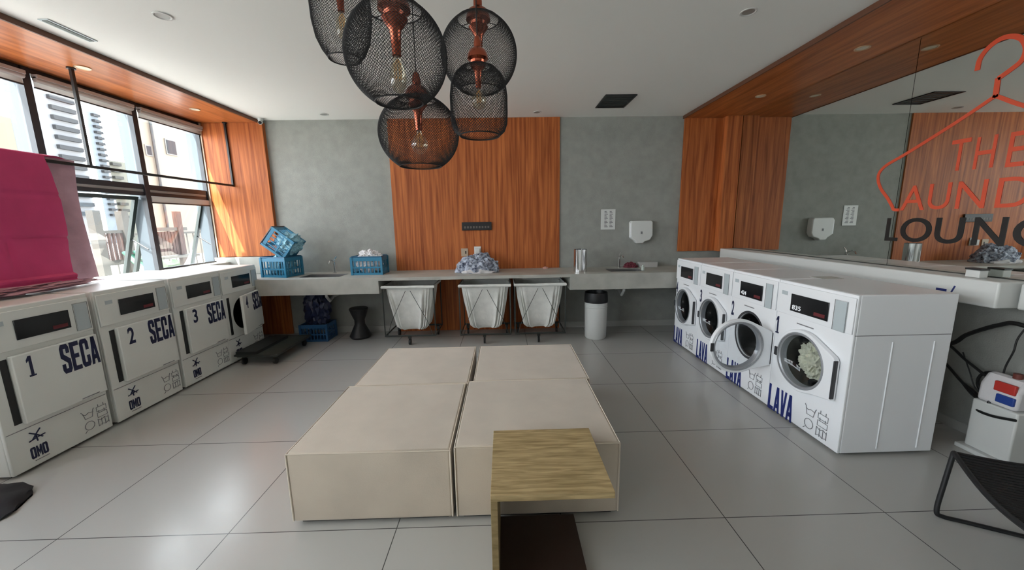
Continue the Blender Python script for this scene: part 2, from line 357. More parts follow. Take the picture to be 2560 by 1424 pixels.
# ------------------------------------------------------------------ outside
OUT = mat('sunlit_paving', (.42, .405, .37), .8, noise_amt=.2, noise_scale=3)
struct(B(-60, WX-.1, -30, 80, -.3, -.1), 'trim_12', OUT)
def building(name, label, x, y0, y1, z1, depth, wallm, z0=-.1, bands=None, wins=None):
    t = thing(name, label, 'building', (x, (y0+y1)/2, z0)); c = Vector(t.location)
    def p(mb, n_, m_):
        mb.v = [tuple(Vector(q)-c) for q in mb.v]; return mb.build(n_, m_, t)
    k_ = (x-depth)/x; mb = MB(); mb.add([(x, y0, z0), (x, y1, z0), (x-depth, y1*k_, z0), (x-depth, y0*k_, z0), (x, y0, z1), (x, y1, z1), (x-depth, y1*k_, z1), (x-depth, y0*k_, z1)], [(0, 1, 2, 3), (4, 7, 6, 5), (0, 4, 5, 1), (1, 5, 6, 2), (2, 6, 7, 3), (3, 7, 4, 0)]); p(mb, 'wall', wallm)
    if bands:
        za, zb, st, ya, yb, bm_ = bands; z = za
        while z < zb:
            p(B(x+.001, x+.35, ya, yb, z, z+st*.42), 'balcony', bm_); z += st
    for (a, b_, c0, c1) in wins or ():
        f = p(MB().box(x, x+.06, a, b_, c0, c1), 'window', mat('pale_outdoor_frame', (.10, .09, .08), .6))
        p(MB().box(x+.061, x+.07, a+.06, b_-.06, c0+.06, c1-.06), 'pane', mat('dim_outdoor_glass', (.005, .005, .007), .8))
    return t
WB = mat('white_render', (.14, .14, .145), .8); GB = mat('grey_balcony', (.012, .012, .014), .8)
building('apartment_tower', 'tall white apartment tower with grey balcony bands, behind the pink quilt', -45, 39.6, 43.0, 17.5, 8, WB, bands=(3, 17, .95, 40.6, 42.8, GB))
building('apartment_tower', 'slim white apartment tower farther right behind the hanging rod', -45, 44.0, 45.3, 14.5, 6, mat('white_render_b', (.11, .125, .14), .8), bands=(3, 14, .6, 44.5, 45.2, GB))
building('apartment_block', 'cream apartment block with small balconies seen through the open lower sash', -45, 45.5, 48.5, 9.3, 6, mat('cream_render', (.09, .085, .065), .8), bands=(-1, 9, .75, 45.6, 46.6, mat('brown_grey_balcony', (.02, .018, .014), .8)))
t = building('house', 'cream house with a small dark window, filling the window nearest the wood panel', -20, 22.2, 31, 9.5, 6, mat('pinkish_cream_render', (.15, .12, .09), .8), z0=-.1,
         wins=[(23.7, 24.45, 5.9, 6.8), (26.0, 26.8, 1.4, 2.4), (22.35, 22.75, 5.6, 6.2), (28.3, 29.1, 1.4, 2.6)])
pm = MB().tube([(.12, -3.75, 0), (.12, -3.75, 8.5)], .07, 8); pm.build('drainpipe', mat('grey_drainpipe', (.02, .02, .02), .6), t)
building('low_house', 'low cream house at far left above the pink quilt', -20, 13.5, 16.7, 6.1, 5, mat('cream_render_b', (.12, .10, .07), .8), wins=[(15.2, 15.9, 4.2, 5.0)])
BW = wood('weathered_brown_wood', (.025, .013, .010), (.06, .032, .025), (8, 8, 1), .7)
GW = mat('weathered_grey_wood', (.04, .034, .027), .8)
PG = mat('green_playground_plastic', (.012, .07, .035), .5)
pf = thing('playground_tower', 'wooden playground tower with square posts, seen through the lower window', 'playground', (-8, 8.2, -.1))
for x, y in ((0, -.6), (0, -.05), (-1.2, -.6), (-1.2, -.05)): MB().box(x-.07, x+.07, y-.07, y+.07, 0, 2.05).build('post', GW, pf)
MB().box(-1.2, 0, -.62, -.02, .95, 1.05).build('platform', GW, pf)
for q in range(5): MB().box(-.02, .02, -.5+q*.09, -.46+q*.09, 1.05, 1.62).build('baluster', BW, pf)
MB().box(-.03, .03, -.62, -.02, 1.6, 1.66).build('top_rail', GW, pf)
sl = MB(); sl.tube([(.1, -.25, 1.2), (1.5, -.75, .3)], .035, 8); sl.tube([(.1, -.02, 1.2), (1.5, -.52, .3)], .035, 8)
sl.build('slide_rail', mat('mint_green_rail', (.10, .22, .15), .5), pf)
MB().add([(.1, -.25, 1.15), (.1, -.02, 1.15), (1.5, -.52, .25), (1.5, -.75, .25), (.1, -.25, 1.12), (.1, -.02, 1.12), (1.5, -.52, .22), (1.5, -.75, .22)],
         [(0, 1, 2, 3), (4, 7, 6, 5), (0, 4, 5, 1), (1, 5, 6, 2), (2, 6, 7, 3), (3, 7, 4, 0)]).build('slide_chute', PG, pf)
fn = thing('wooden_fence', 'brown upright-board wooden fence panel outside the lower window', 'fence', (-8, 9.2, -.1))
MB().box(-.05, .05, .22, .36, 0, 2.08).build('post', BW, fn); MB().box(-.05, .05, -.52, -.40, 0, 1.7).build('post', GW, fn)
for q in range(8): MB().box(-.015, .015, -.38+q*.085, -.315+q*.085, 1.04, 1.60).build('board', BW, fn)
MB().box(-.03, .03, -.6, .5, 1.62, 1.70).build('rail', GW, fn); MB().box(-.25, .25, -.5, .5, .98, 1.03).build('ledge', GW, fn)
rl = thing('terrace_railing', 'grey terrace railing with upright bars far outside the window', 'railing', (-10, 9, -.1))
MB().box(-.03, .03, -3, 5, 1.5, 1.56).build('handrail', GW, rl)
for q in range(32): MB().box(-.012, .012, -2.9+q*.25, -2.875+q*.25, 0, 1.5).build('bar', GW, rl)
for j, (x, y, s_) in enumerate(((-6.0, 6.3, .34), (-5.6, 5.2, .30), (-9.2, 10.4, .40))):
    o = blob(MB(), (0, 0, s_*.9), (s_, s_, s_*1.1), j+5, .5, 4, 3).build('shrub', mat('dull_green_foliage', (.03, .06, .022), .8, noise_amt=.5, noise_scale=9), loc=(x, y, -.1))
    tag(o, ('green shrub at the foot of the playground slide', 'low green shrub outside beside the pink quilt', 'green shrub behind the brown wooden fence')[j], 'shrub', 'shrubs on the terrace')

# ------------------------------------------------------------------ drying frame hung from the soffit
rk = thing('hanging_rail', 'black metal drying rail hung from the soffit in front of the windows', 'rail', (-3.74, 4.0, SZ))
def rbar(p0, p1): return MB().box(min(p0[0], p1[0])-.012, max(p0[0], p1[0])+.012, min(p0[1], p1[1])-.012, max(p0[1], p1[1])+.012, min(p0[2], p1[2])-.012, max(p0[2], p1[2])+.012)
DH = 2.155-SZ
rbar((0, -3.4, DH), (0, 1.43, DH)).build('crossbar', BLACK, rk)
for y in (1.43, -.39, -2.3): 
    rbar((0, y, DH+.024), (0, y, 0-.02)).build('hanger_rod', BLACK, rk)
    MB().lathe([(.03, -.012), (.03, 0)], (0, y, 0)).build('ceiling_plate', BLACK, rk)
# quilt over the rail
def sheet(fn_, nu, nv, th=.012):
    mb = MB(); v = []
    for s_ in (0, 1):
        for i in range(nu+1):
            for j in range(nv+1):
                p = fn_(i/nu, j/nv); v.append((p[0]+(th if s_ else 0), p[1], p[2]))
    N = (nu+1)*(nv+1); idx = lambda s_, i, j: s_*N+i*(nv+1)+j; f = []
    for i in range(nu):
        for j in range(nv):
            f += [(idx(0, i, j), idx(0, i, j+1), idx(0, i+1, j+1), idx(0, i+1, j)), (idx(1, i, j), idx(1, i+1, j), idx(1, i+1, j+1), idx(1, i, j+1))]
    for i in range(nu): f += [(idx(0, i, 0), idx(0, i+1, 0), idx(1, i+1, 0), idx(1, i, 0)), (idx(0, i, nv), idx(1, i, nv), idx(1, i+1, nv), idx(0, i+1, nv))]
    for j in range(nv): f += [(idx(0, 0, j), idx(1, 0, j), idx(1, 0, j+1), idx(0, 0, j+1)), (idx(0, nu, j), idx(0, nu, j+1), idx(1, nu, j+1), idx(1, nu, j))]
    return mb.add(v, f)
def qf(u, v):     # front fall of the quilt; u along the rail, v down
    y = 1.9+(3.235-1.9)*u+.015*v*u+.02*math.sin(v*5)*u
    z = 2.185-1.03*v
    x = -3.715+.03*math.sin(PI*min(v*2, 1)/2)+.014*math.sin(u*13+v*4)*v+.03*v*v+.012*noise.noise(Vector((u*9, v*6, 1)))
    q = min(abs((y-.12*v) % .42-.21+.21) if 0 else abs(((y+.07) % .45)-.225), abs((z % .34)-.17))
    x -= .012*max(0, 1-q/.02)
    if v > .93: x += .03
    return (x, y, max(z, 1.145))
ql = thing('quilt', 'crimson quilt with pale pink lining draped over the black rail, falling onto the dryers', 'quilt', (-3.74, 2.8, 1.13))
def rel(mb, t): c = Vector(t.location); mb.v = [tuple(Vector(p)-c) for p in mb.v]; return mb
rel(sheet(qf, 70, 60), ql).build('front_face', PINK, ql)
def qb(u, v):
    y = 1.9+(3.50-1.9)*u+.06*v*u; z = 2.19-1.035*v
    x = -3.765-.06*math.sin(PI*min(v*2, 1)/2)+.012*math.sin(u*40)*(.4+v)
    return (x, y, max(z, 1.14))
rel(sheet(qb, 60, 30, .006), ql).build('pale_lining', PALEP, ql)
def qt(u, v):
    y = 1.9+(3.24+.24*(v)-1.9)*u; a = PI*v
    return (-3.74+.031*math.cos(a), y, 2.183+.02*math.sin(a))
rel(sheet(qt, 20, 10, .003), ql).build('top_fold', PINK, ql)
hem = MB()
blob(hem, (-3.64, 2.68, 1.155), (.13, .62, .035), 3, .5, 5, 4, flat=-.033); rel(hem, ql).build('gathered_hem', PALEP, ql)

# ------------------------------------------------------------------ dryers (left row): local x right, y back, z up
DW, DHT, DD = .625, 1.115, .65
def rectpts(x0, x1, z0, z1, cx, cz, n=64):
    o = []; 
    for k in range(n):
        a = 2*PI*(k+.5)/n; dx, dz = math.cos(a), math.sin(a)
        tx = ((x1-cx) if dx > 0 else (x0-cx))/dx; tz = ((z1-cz) if dz > 0 else (z0-cz))/dz; t = min(tx, tz)
        o.append((cx+dx*t, cz+dz*t))
    for X in (x0, x1):
        for Z in (z0, z1):
            i = min(range(n), key=lambda i: (o[i][0]-X)**2+(o[i][1]-Z)**2); o[i] = (X, Z)
    return o
def circ(cx, cz, r, n=64): return [(cx+r*math.cos(2*PI*(k+.5)/n), cz+r*math.sin(2*PI*(k+.5)/n)) for k in range(n)]
def cabinet(mb, w_, h_, d_, cx, cz, r):
    mb.ring(rectpts(0, w_, .02, h_, cx, cz), circ(cx, cz, r), 0, .02)
    mb.box(0, .015, .0201, d_, .02, h_).box(w_-.015, w_, .0201, d_, .02, h_).box(.0151, w_-.0151, .0201, d_, h_-.015, h_).box(.0151, w_-.0151, .0201, d_, .02, .035).box(.0151, w_-.0151, d_-.015, d_, .0351, h_-.0151)
    return mb
def drum(mb, cx, cz, r, y0, y1):
    M = Matrix.Rotation(R(-90), 4, 'X')   # local z -> +y
    mb.lathe([(r*.97, y0), (r*.97, y1), (.001, y1)], (cx, 0, cz), 40, M, cap=False)
    for k in range(3):
        a = 2*PI*k/3+.4; mb.tube([(cx+r*.9*math.cos(a), y0+.06, cz+r*.9*math.sin(a)), (cx+r*.9*math.cos(a), y1-.02, cz+r*.9*math.sin(a))], .02, 6)
    return mb
def line(mb, pts, r=.0022, y=-.003, closed=False):
    return mb.tube([(x, y, z) for x, z in pts], r, 5, closed)
def care_icons(x, z, s_):
    mb = MB(); q = lambda a, c: (x+a*s_, z+c*s_)
    line(mb, [q(0, .98), q(.06, .9), q(.12, .62), q(.40, .62), q(.46, .9), q(.5, .98)]); line(mb, [q(.05, .86), q(.16, .80), q(.28, .86), q(.46, .82)])
    line(mb, [q(.24+.19*math.cos(a/12*2*PI), .28+.19*math.sin(a/12*2*PI)) for a in range(12)], closed=True); line(mb, [q(.1, .1), q(.02, .02)])
    for zz in (.72, .45): line(mb, [q(.6, zz), q(1, zz), q(1, zz+.2), q(.6, zz+.2)], closed=True); line(mb, [q(.68, zz+.2), q(.68, zz+.32)]); line(mb, [q(.9, zz+.2), q(.9, zz+.32)])
    for xx in (.58, .72, .86, 1.0): line(mb, [q(xx, .05), q(xx, .38)])
    line(mb, [q(.58, .38), q(.72, .30), q(.86, .38), q(1, .30)]); line(mb, [q(.58, .05), q(.72, .12), q(.86, .05), q(1, .12)])
    return mb
def panel_parts(t, x0, x1, x2, x3, w_, digits):
    MB().box(x0, x1, -.018, -.0125, .89, 1.022).build('display', BLACKG, t, bevel=.002)
    MB().box(x2, x3, -.015, -.0125, .85, 1.052).build('instruction_decal', GREYP, t, bevel=.001)
    line(MB(), [(x2-.006, .85), (x3+.006, .85), (x3+.006, 1.055), (x2-.006, 1.055)], .0016, -.014, True).build('decal_outline', GREYINK, t)
    MB().box(x0-.10, x0-.045, -.014, -.0125, 1.0, 1.03).build('small_emblem', GREYP, t)
    if digits:
        put_text(MB(), digits, x0+.02, x0+.09, .905, .93, -.020, .0015, .01).build('display_digits', mat('lit_digits', (.3, .3, .3), .5, emit=((.9, .95, 1), .12)), t)
    MB().box(x1-.11, x1-.02, -.0195, -.0181, .905, .93).build('red_display_patch', mat('dark_red_print', (.14, .02, .025), .4), t)

def make_dryer():
    t = thing('clothes_dryer', '', 'dryer', group='white clothes dryers in the left row')
    cabinet(MB(), DW, DHT, DD, .34, .56, .20).build('body', DRYW, t, bevel=.006)
    MB().box(.03, DW-.03, .06, DD-.04, 0, .0199).build('plinth', FOOT, t)
    drum(MB(), .34, .56, .20, .021, .5).build('drum', DRUM, t)
    MB().box(0.006, DW-.006, -.012, -.0003, .832, DHT-.03).build('control_panel', DRYW, t, bevel=.004)
    p = bpy.data.objects.new('controls', None)
    panel_parts(t, .165, .475, .515, .60, DW, None)
    MB().box(.01, DW-.01, -.002, -.0003, .298, .302).build('seam', GREYINK, t); 
    # door, origin on its right hinge line
    hx = .61
    d = MB().box(.10-hx, 0, -.034, -.004, .335, .798).build('door', DRYW, t, bevel=.006, loc=(hx, 0, 0))
    put_block(MB(), 'SECA', .355-hx, .60-hx, .575, .788, -.0365).build('lettering', DKINK, d)
    MB().box(.43-hx, .55-hx, -.0352, -.034, .345, .352).build('small_wordmark', GREYINK, d)
    MB().box(.062, .10, -.0025, -.0004, .345, .785).build('recess_shade', BLACK, t)  # flat black strip paints the shade of the handle recess
    e = MB(); put_block(e, 'OMO', .105, .20, .075, .155, -.003)
    for a, c, a2, c2 in ((.12, .26, .185, .20), (.18, .265, .13, .205), (.11, .20, .20, .215), (.15, .235, .155, .185)): e.tube([(a, -.003, c), ((a+a2)/2, -.003, (c+c2)/2+.003), (a2, -.003, c2)], .004, 6)
    e.build('brand_emblem', DKINK, t)
    MB().box(.12, .20, -.0022, -.0005, .055, .06).build('emblem_underline', GREYINK, t)
    care_icons(.425, .065, .175).build('care_icons', GREYINK, t)
    return t
for o_ in ('display',): pass
dr0 = make_dryer()
# number decals differ per dryer: built separately below
DLAB = ['white clothes dryer marked 1 SECA, nearest in the left row with the quilt on it', 'white clothes dryer marked 2 SECA, second from the near end of the left row',
        'white clothes dryer marked 3 SECA, door shut, beside the dryer with the open door', 'white clothes dryer marked 4 SECA with its door ajar, at the counter end']
DY = [2.25, 2.92, 3.585, 4.215]
drs = [dr0]+[dup(dr0) for _ in range(3)]
for i, t in enumerate(drs):
    t.location = (-3.2, DY[i], 0); t.rotation_euler = (0, 0, R(90)); t['label'] = DLAB[i]
    d = [c for c in children_of(t) if c.name.split('.')[0] == 'door'][0]
    (put_block(MB(), '1', .165-.61, .205-.61, .635, .775, -.0365) if i == 0 else put_text(MB(), str(i+1), .17-.61, .225-.61, .635, .775, -.0365, .002, .02)).build('number_decal', DKINK, d)
    if i == 3: d.rotation_euler = (0, 0, R(12.5))

# ------------------------------------------------------------------ washers (right row)
WW, WH, WD = .655, 1.108, .65
def washer_door(t, hx):
    cx, cz, r = .315-hx, .545, .232; n = 64
    out_ = []
    for x, z in circ(cx, cz, r, n):
        a = math.atan2(z-cz, x-cx)
        out_.append((x, z))
    # stretch the hinge side of the outline into the straight edge
    top = (0.0, .665); bot = (0.0, .375); pts = []
    for k in range(n):
        a = 2*PI*(k+.5)/n
        ca, sa = math.cos(a), math.sin(a)
        if ca > .0 and abs(sa) < .93:
            # hull between circle tangent and hinge edge
            X = 0.0; Z = cz+(X-cx)*sa/ca
            if .375 <= Z <= .665: pts.append((X, Z))
            else:
                # intersect ray with line from tangent point to hinge corner
                s_ = 1 if sa > 0 else -1
                tx, tz = cx+r*math.cos(R(62)), cz+s_*r*math.sin(R(62)); qx, qz = (top if s_ > 0 else bot)
                ex, ez = qx-tx, qz-tz; den = ca*ez-sa*ex
                tt = ((tx-cx)*ez-(tz-cz)*ex)/den
                rr = max(r, tt) if tt > 0 else r
                pts.append((cx+ca*rr, cz+sa*rr))
        else: pts.append((cx+r*ca, cz+r*sa))
    d = MB().ring(pts, circ(cx, cz, .200, n), -.045, -.006).build('door', WHITE, t, bevel=.006, loc=(hx, 0, 0))
    M = Matrix.Rotation(R(-90), 4, 'X')
    MB().lathe([(.200, -.050), (.208, -.051), (.213, -.044), (.200, -.044)], (cx, 0, cz), 64, M, cap=False).build('ring_bezel', GASKET, d)
    MB().lathe([(.199, -.004), (.199, -.044), (.190, -.036), (.184, .010), (.199, .010), (.199, -.004)], (cx, 0, cz), 64, M, cap=False).build('inner_ring', GASKET, d)
    MB().lathe([(.001, .05), (.06, .048), (.11, .038), (.15, .018), (.184, -.014), (.188, -.02)], (cx, 0, cz), 48, M, cap=False).build('bowl_glass', PORTG, d)
    MB().box(-.008, .002, -.047, -.020, .385, .655).build('hinge_cover', mat('dark_grey_plastic', (.04, .04, .045), .4), d, bevel=.003)
    MB().box(cx-r-.004, cx-r+.022, -.054, -.043, .51, .58).build('handle', MATS['dark_grey_plastic'], d, bevel=.003)
    return d
def make_washer():
    t = thing('washing_machine', '', 'washing machine', group='white front-loading washers in the right row')
    cabinet(MB(), WW, WH, WD, .315, .545, .20).build('body', WHITE, t, bevel=.006)
    MB().box(.03, WW-.03, .05, WD-.04, 0, .0199).build('plinth', FOOT, t)
    drum(MB(), .315, .545, .20, .021, .5).build('drum', DRUM, t)
    M = Matrix.Rotation(R(-90), 4, 'X')
    MB().lathe([(.201, -.001), (.222, -.003), (.222, .0), (.199, .03)], (.315, 0, .545), 48, M, cap=False).build('drum_gasket', mat('dark_rubber_gasket', (.05, .05, .055), .5), t)
    MB().box(.004, WW-.004, -.010, -.0003, .85, WH-.02).build('control_panel', WHITE, t, bevel=.004)
    panel_parts(t, .15, .475, .52, .60, WW, None)
    MB().box(.21, .36, -.002, -.0003, .80, .808).build('small_wordmark', GREYINK, t)
    put_block(MB(), 'LAVA', .006, .262, .012, .228, -.003).build('lettering', BLUEINK, t)
    care_icons(.37, .045, .195).build('care_icons', GREYINK, t)
    # side: horizontal seam and two pressed ribs
    s = MB().box(WW+.0002, WW+.0015, .01, WD-.01, .842, .846)
    s.build('side_seam', GREYINK, t)
    for y in (.265, .54): MB().tube([(WW+.001, y, .05), (WW+.001, y, .80)], .004, 6).build('side_rib', WHITE, t)
    washer_door(t, .60)
    return t
WL = ['white washer marked 1 LAVA with cream laundry behind its glass, nearest in the right row', 'white washer marked 2 LAVA with its round door swung open',
      'white washer marked 3 LAVA, door shut, partly hidden behind the open round door', 'white washer marked 4 LAVA, farthest in the right row near the counter']
wa0 = make_washer()
was = [wa0]+[dup(wa0) for _ in range(3)]
WY = [(2.925, 2.25), (3.53, 2.93), (4.125, 3.535), (4.71, 4.13)]
for i, t in enumerate(was):
    a, c = WY[i]; t.location = (2.22, a, 0); t.rotation_euler = (0, 0, R(-90)); t.scale = ((a-c)/WW, 1, 1); t['label'] = WL[i]
    (put_block(MB(), '1', .006, .042, .67, .81, -.003) if i == 0 else put_text(MB(), str(i+1), .008, .05, .67, .81, -.003, .002, .02)).build('number_decal', DKINK, t)
    if i < 2: put_text(MB(), ('835', '424')[i], .17, .25, .905, .94, -.020, .0015, .01).build('display_digits', mat('lit_digits', (.3, .3, .3), .5, emit=((.9, .95, 1), .12)), t)
    if i == 1:
        d = [c for c in children_of(t) if c.name.split('.')[0] == 'door'][0]; d.rotation_euler = (0, 0, R(90))
lb = blob(MB(), (0, 0, 0), (.11, .13, .16), 4, .2, 2.0, 5, fold=.35).build('laundry_load', CREAM, loc=(2.385, 2.655, .525))
tag(lb, 'cream laundry tumbled against the glass of the nearest washer', 'laundry')
for x, y, nm in ((2.6, 3.0, 0),):
    o = B(-.09, .09, -.06, .06, 0, .003).build('instruction_card', mat('pale_card', (.55, .55, .51), .5), loc=(2.62, 2.95, WH+.001)); tag(o, 'pale card lying flat on top of the washers', 'card')

# ------------------------------------------------------------------ back counter
CZ, CF = .92, 4.77
ct = thing('laundry_counter', 'long grey cement counter with deep end sections running along the back wall', 'counter', (0, BY, 0))
def crel(mb): mb.v = [(p[0], p[1]-BY, p[2]) for p in mb.v]; return mb
S1, S2 = (-2.72, -2.18, 4.93, 5.25), (1.42, 1.90, 4.93, 5.25)
mb = MB()
def slab(mb, x0, x1, z0, holes):
    xs = x0
    for hx0, hx1, hy0, hy1 in holes:
        mb.box(xs, hx0, CF, BY-.001, z0, CZ); mb.box(hx0, hx1, CF, hy0, z0, CZ); mb.box(hx0, hx1, hy1, BY-.001, z0, CZ); xs = hx1
    mb.box(xs, x1, CF, BY-.001, z0, CZ)
slab(mb, -3.18, -1.62, .88, [S1]); mb.box(-4.05, -3.1801, 4.86, BY-.001, .88, CZ); crel(mb).build('worktop', STONE, ct)
mb = MB(); mb.box(-1.6199, .8499, CF, BY-.021, .88, CZ); crel(mb).build('worktop', STONE, ct)
mb = MB(); slab(mb, .85, RX-.002, .88, [S2]); crel(mb).build('worktop', STONE, ct)
crel(MB().box(-3.18, -1.62, CF, CF+.04, .712, .8799).box(-1.66, -1.62, CF+.041, BY-.02, .712, .8799)).build('fascia', STONE, ct)
crel(MB().box(.85, RX-.002, CF, CF+.04, .712, .8799).box(.85, .89, CF+.041, BY-.02, .712, .8799)).build('fascia', STONE, ct)
for (x0, x1, y0, y1), lab in ((S1, 'dark sunken sink basin in the counter between the two blue crates'), (S2, 'dark sunken sink basin in the counter below the soap dispenser')):
    t = thing('sink', lab, 'sink', ((x0+x1)/2, (y0+y1)/2, .75), group='sinks in the back counter'); a, c = (x1-x0)/2, (y1-y0)/2
    MB().box(-a+.001, a-.001, -c+.001, c-.001, 0, .01).box(-a+.001, -a+.008, -c+.001, c-.001, .01, .168).box(a-.008, a-.001, -c+.001, c-.001, .01, .168).box(-a+.0081, a-.0081, -c+.001, -c+.008, .01, .168).box(-a+.0081, a-.0081, c-.008, c-.001, .01, .168).build('basin', STEEL, t)
    MB().lathe([(.03, .011), (.03, .014), (.022, .012)], (0, 0, 0)).build('drain', CHROME, t)
    MB().tube([(0, 0, -.002), (0, 0, -.12), (.0, .09, -.2), (0, .2, -.16), (0, BY-.03-(y0+y1)/2, -.16)], .02, 10).build('waste_pipe', WPL, t)
def tap(loc, lab, wallm):
    t = thing('tap', lab, 'tap', loc)
    MB().lathe([(.024, 0), (.024, .012), (.013, .016), (.013, .12), (.016, .13), (.016, .16), (.002, .17)], n=16).build('body', CHROME, t)
    MB().tube(smoothpath([(0, 0, .14), (0, -.05, .18), (0, -.12, .19), (0, -.16, .15)], 4), .009, 8).build('spout', CHROME, t)
    MB().tube([(0, 0, .165), (.0, .01, .19), (.03, .02, .235)], .007, 6).build('lever', CHROME, t)
tap((-2.41, 5.33, CZ), 'chrome tap behind the left sink, between the blue crates', 0)
tap((1.66, 5.33, CZ), 'chrome tap behind the right sink, beside the red cloth', 0)

# ------------------------------------------------------------------ things on the counter
def make_crate(w_, d_, h_, m_, contents=None):
    """origin bottom centre"""
    mb = MB(); a, c = w_/2, d_/2; r = .014
    for x in (-a, a):
        for y in (-c, c): mb.box(x-r, x+r, y-r, y+r, 0, h_)
    for z0, z1 in ((.0, .03), (h_*.38, h_*.38+.02), (h_-.05, h_)):
        mb.box(-a, a, -c-.006, -c+.006, z0, z1).box(-a, a, c-.006, c+.006, z0, z1).box(-a-.006, -a+.006, -c, c, z0, z1).box(a-.006, a+.006, -c, c, z0, z1)
    n = int(w_/.045)
    for k in range(1, n): 
        x = -a+w_*k/n; mb.box(x-.006, x+.006, -c-.004, -c+.004, .03, h_-.05).box(x-.006, x+.006, c-.004, c+.004, .03, h_-.05)
    n = int(d_/.045)
    for k in range(1, n):
        y = -c+d_*k/n; mb.box(-a-.004, -a+.004, y-.006, y+.006, .03, h_-.05).box(a-.004, a+.004, y-.006, y+.006, .03, h_-.05)
    mb.box(-a, a, -c, c, .004, .012)
    return mb
t = thing('laundry_crate', 'turquoise plastic crate with pale turquoise cloth, at the left end of the counter', 'crate', (-3.03, 5.14, CZ), R(-12))
make_crate(.36, .30, .26, BLUEP).build('slatted_shell', BLUEP, t); MB().tube([(-.18, -.15, .262), (.18, -.15, .262), (.18, .15, .262), (-.18, .15, .262)], .012, 6, True).build('rim', mat('deep_blue_plastic', (.01, .10, .20), .4), t)
cl = blob(MB(), (0, 0, .14), (.155, .125, .135), 2, .35, 3, 4, fold=.4).build('folded_cloth', TEALC, loc=(-3.03, 5.14, CZ)); tag(cl, 'pale turquoise cloth stuffed inside the upright crate at left', 'cloth')
t2 = thing('laundry_crate', 'turquoise crate tipped on its side on top of another crate, dark rim facing left', 'crate', (-2.99, 5.14, CZ+.30))
M = Matrix.Rotation(R(-52), 4, 'Y')
mb = make_crate(.26, .27, .34, BLUEP); mb.v = [tuple(M @ Vector((p[0], p[1], p[2]-.17)) + Vector((0.02, 0, .15))) for p in mb.v]; mb.build('slatted_shell', BLUEP, t2)
mb = MB().tube([(-.135, -.14, .175), (.135, -.14, .175), (.135, .14, .175), (-.135, .14, .175)], .012, 6, True); mb.v = [tuple(M @ Vector(p)+Vector((.02, 0, .15))) for p in mb.v]
mb.build('rim', mat('brown_black_plastic', (.035, .02, .02), .4), t2)
cl = blob(MB(), (0, 0, 0), (.15, .13, .13), 8, .25, 3, 4, fold=.4).build('folded_cloth', TEALC, loc=(-2.88, 5.12, CZ+.44)); tag(cl, 'turquoise cloth bundled in the tipped upper crate', 'cloth')
t = thing('laundry_crate', 'blue slatted crate holding white laundry, on the counter left of the wood panel', 'crate', (-1.86, 5.20, CZ))
make_crate(.40, .27, .24, BLUEP).build('slatted_shell', BLUEP, t); MB().tube([(-.20, -.135, .242), (.20, -.135, .242), (.20, .135, .242), (-.20, .135, .242)], .011, 6, True).build('rim', MATS['deep_blue_plastic'], t)
cl = blob(MB(), (0, 0, 0), (.17, .11, .15), 12, .25, 1.8, 5, fold=.35).build('white_laundry', WCLOTH, loc=(-1.86, 5.20, CZ+.17)); tag(cl, 'white laundry piled in the blue crate left of the wood panel', 'laundry')
bg_ = thing('laundry_bag', 'blue and white printed bundle slumped on the counter before the wood panel', 'laundry bag', (-.37, 5.17, CZ))
blob(MB(), (0, 0, 0), (.29, .17, .25), 6, .16, 1.8, 5, flat=.001, fold=.22).build('printed_cloth', PATT, bg_)
blob(MB(), (0, -.14, 0), (.20, .05, .06), 9, .4, 4, 3, flat=.001).build('white_underside', WCLOTH, bg_)
b_ = thing('steel_bin', 'tall polished steel container with dark mouth on the counter', 'container', (1.03, 5.02, CZ))
MB().lathe([(.088, 0), (.088, .30), (.084, .30), (.084, .01), (.001, .01)], n=32, cap=False).build('shell', CHROME, b_)
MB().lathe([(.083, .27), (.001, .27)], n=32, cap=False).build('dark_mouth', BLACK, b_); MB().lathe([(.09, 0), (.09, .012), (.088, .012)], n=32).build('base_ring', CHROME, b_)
o = blob(MB(), (0, 0, 0), (.10, .06, .07), 3, .3, 3, 4, flat=.001, fold=.3).build('red_cloth', mat('dark_red_cloth', (.17, .03, .045), .9), loc=(1.83, 5.35, CZ)); tag(o, 'crumpled dark red cloth beside the right tap', 'cloth')
o = B(-.13, .13, -.05, .05, 0, .075).build('white_box', mat('greyish_white_card', (.50, .49, .47), .7), loc=(2.08, 5.36, CZ), bevel=.004); tag(o, 'flat white carton lying on the counter right of the red cloth', 'box')
o = MB().lathe([(.022, 0), (.022, .05), (.012, .06), (.012, .075), (.001, .075)], n=16).build('small_bottle', mat('pale_green_plastic', (.55, .62, .56), .3), loc=(1.88, 5.0, CZ)); tag(o, 'tiny pale bottle standing at the right end of the right sink', 'bottle')
o = blob(MB(), (0, 0, 0), (.045, .03, .03), 5, .3, 3, 3, flat=.001).build('crumpled_tissue', mat('salmon_paper', (.60, .33, .27), .8), loc=(.60, 5.38, CZ)); tag(o, 'small salmon crumpled tissue on the counter before the wood panel', 'tissue')

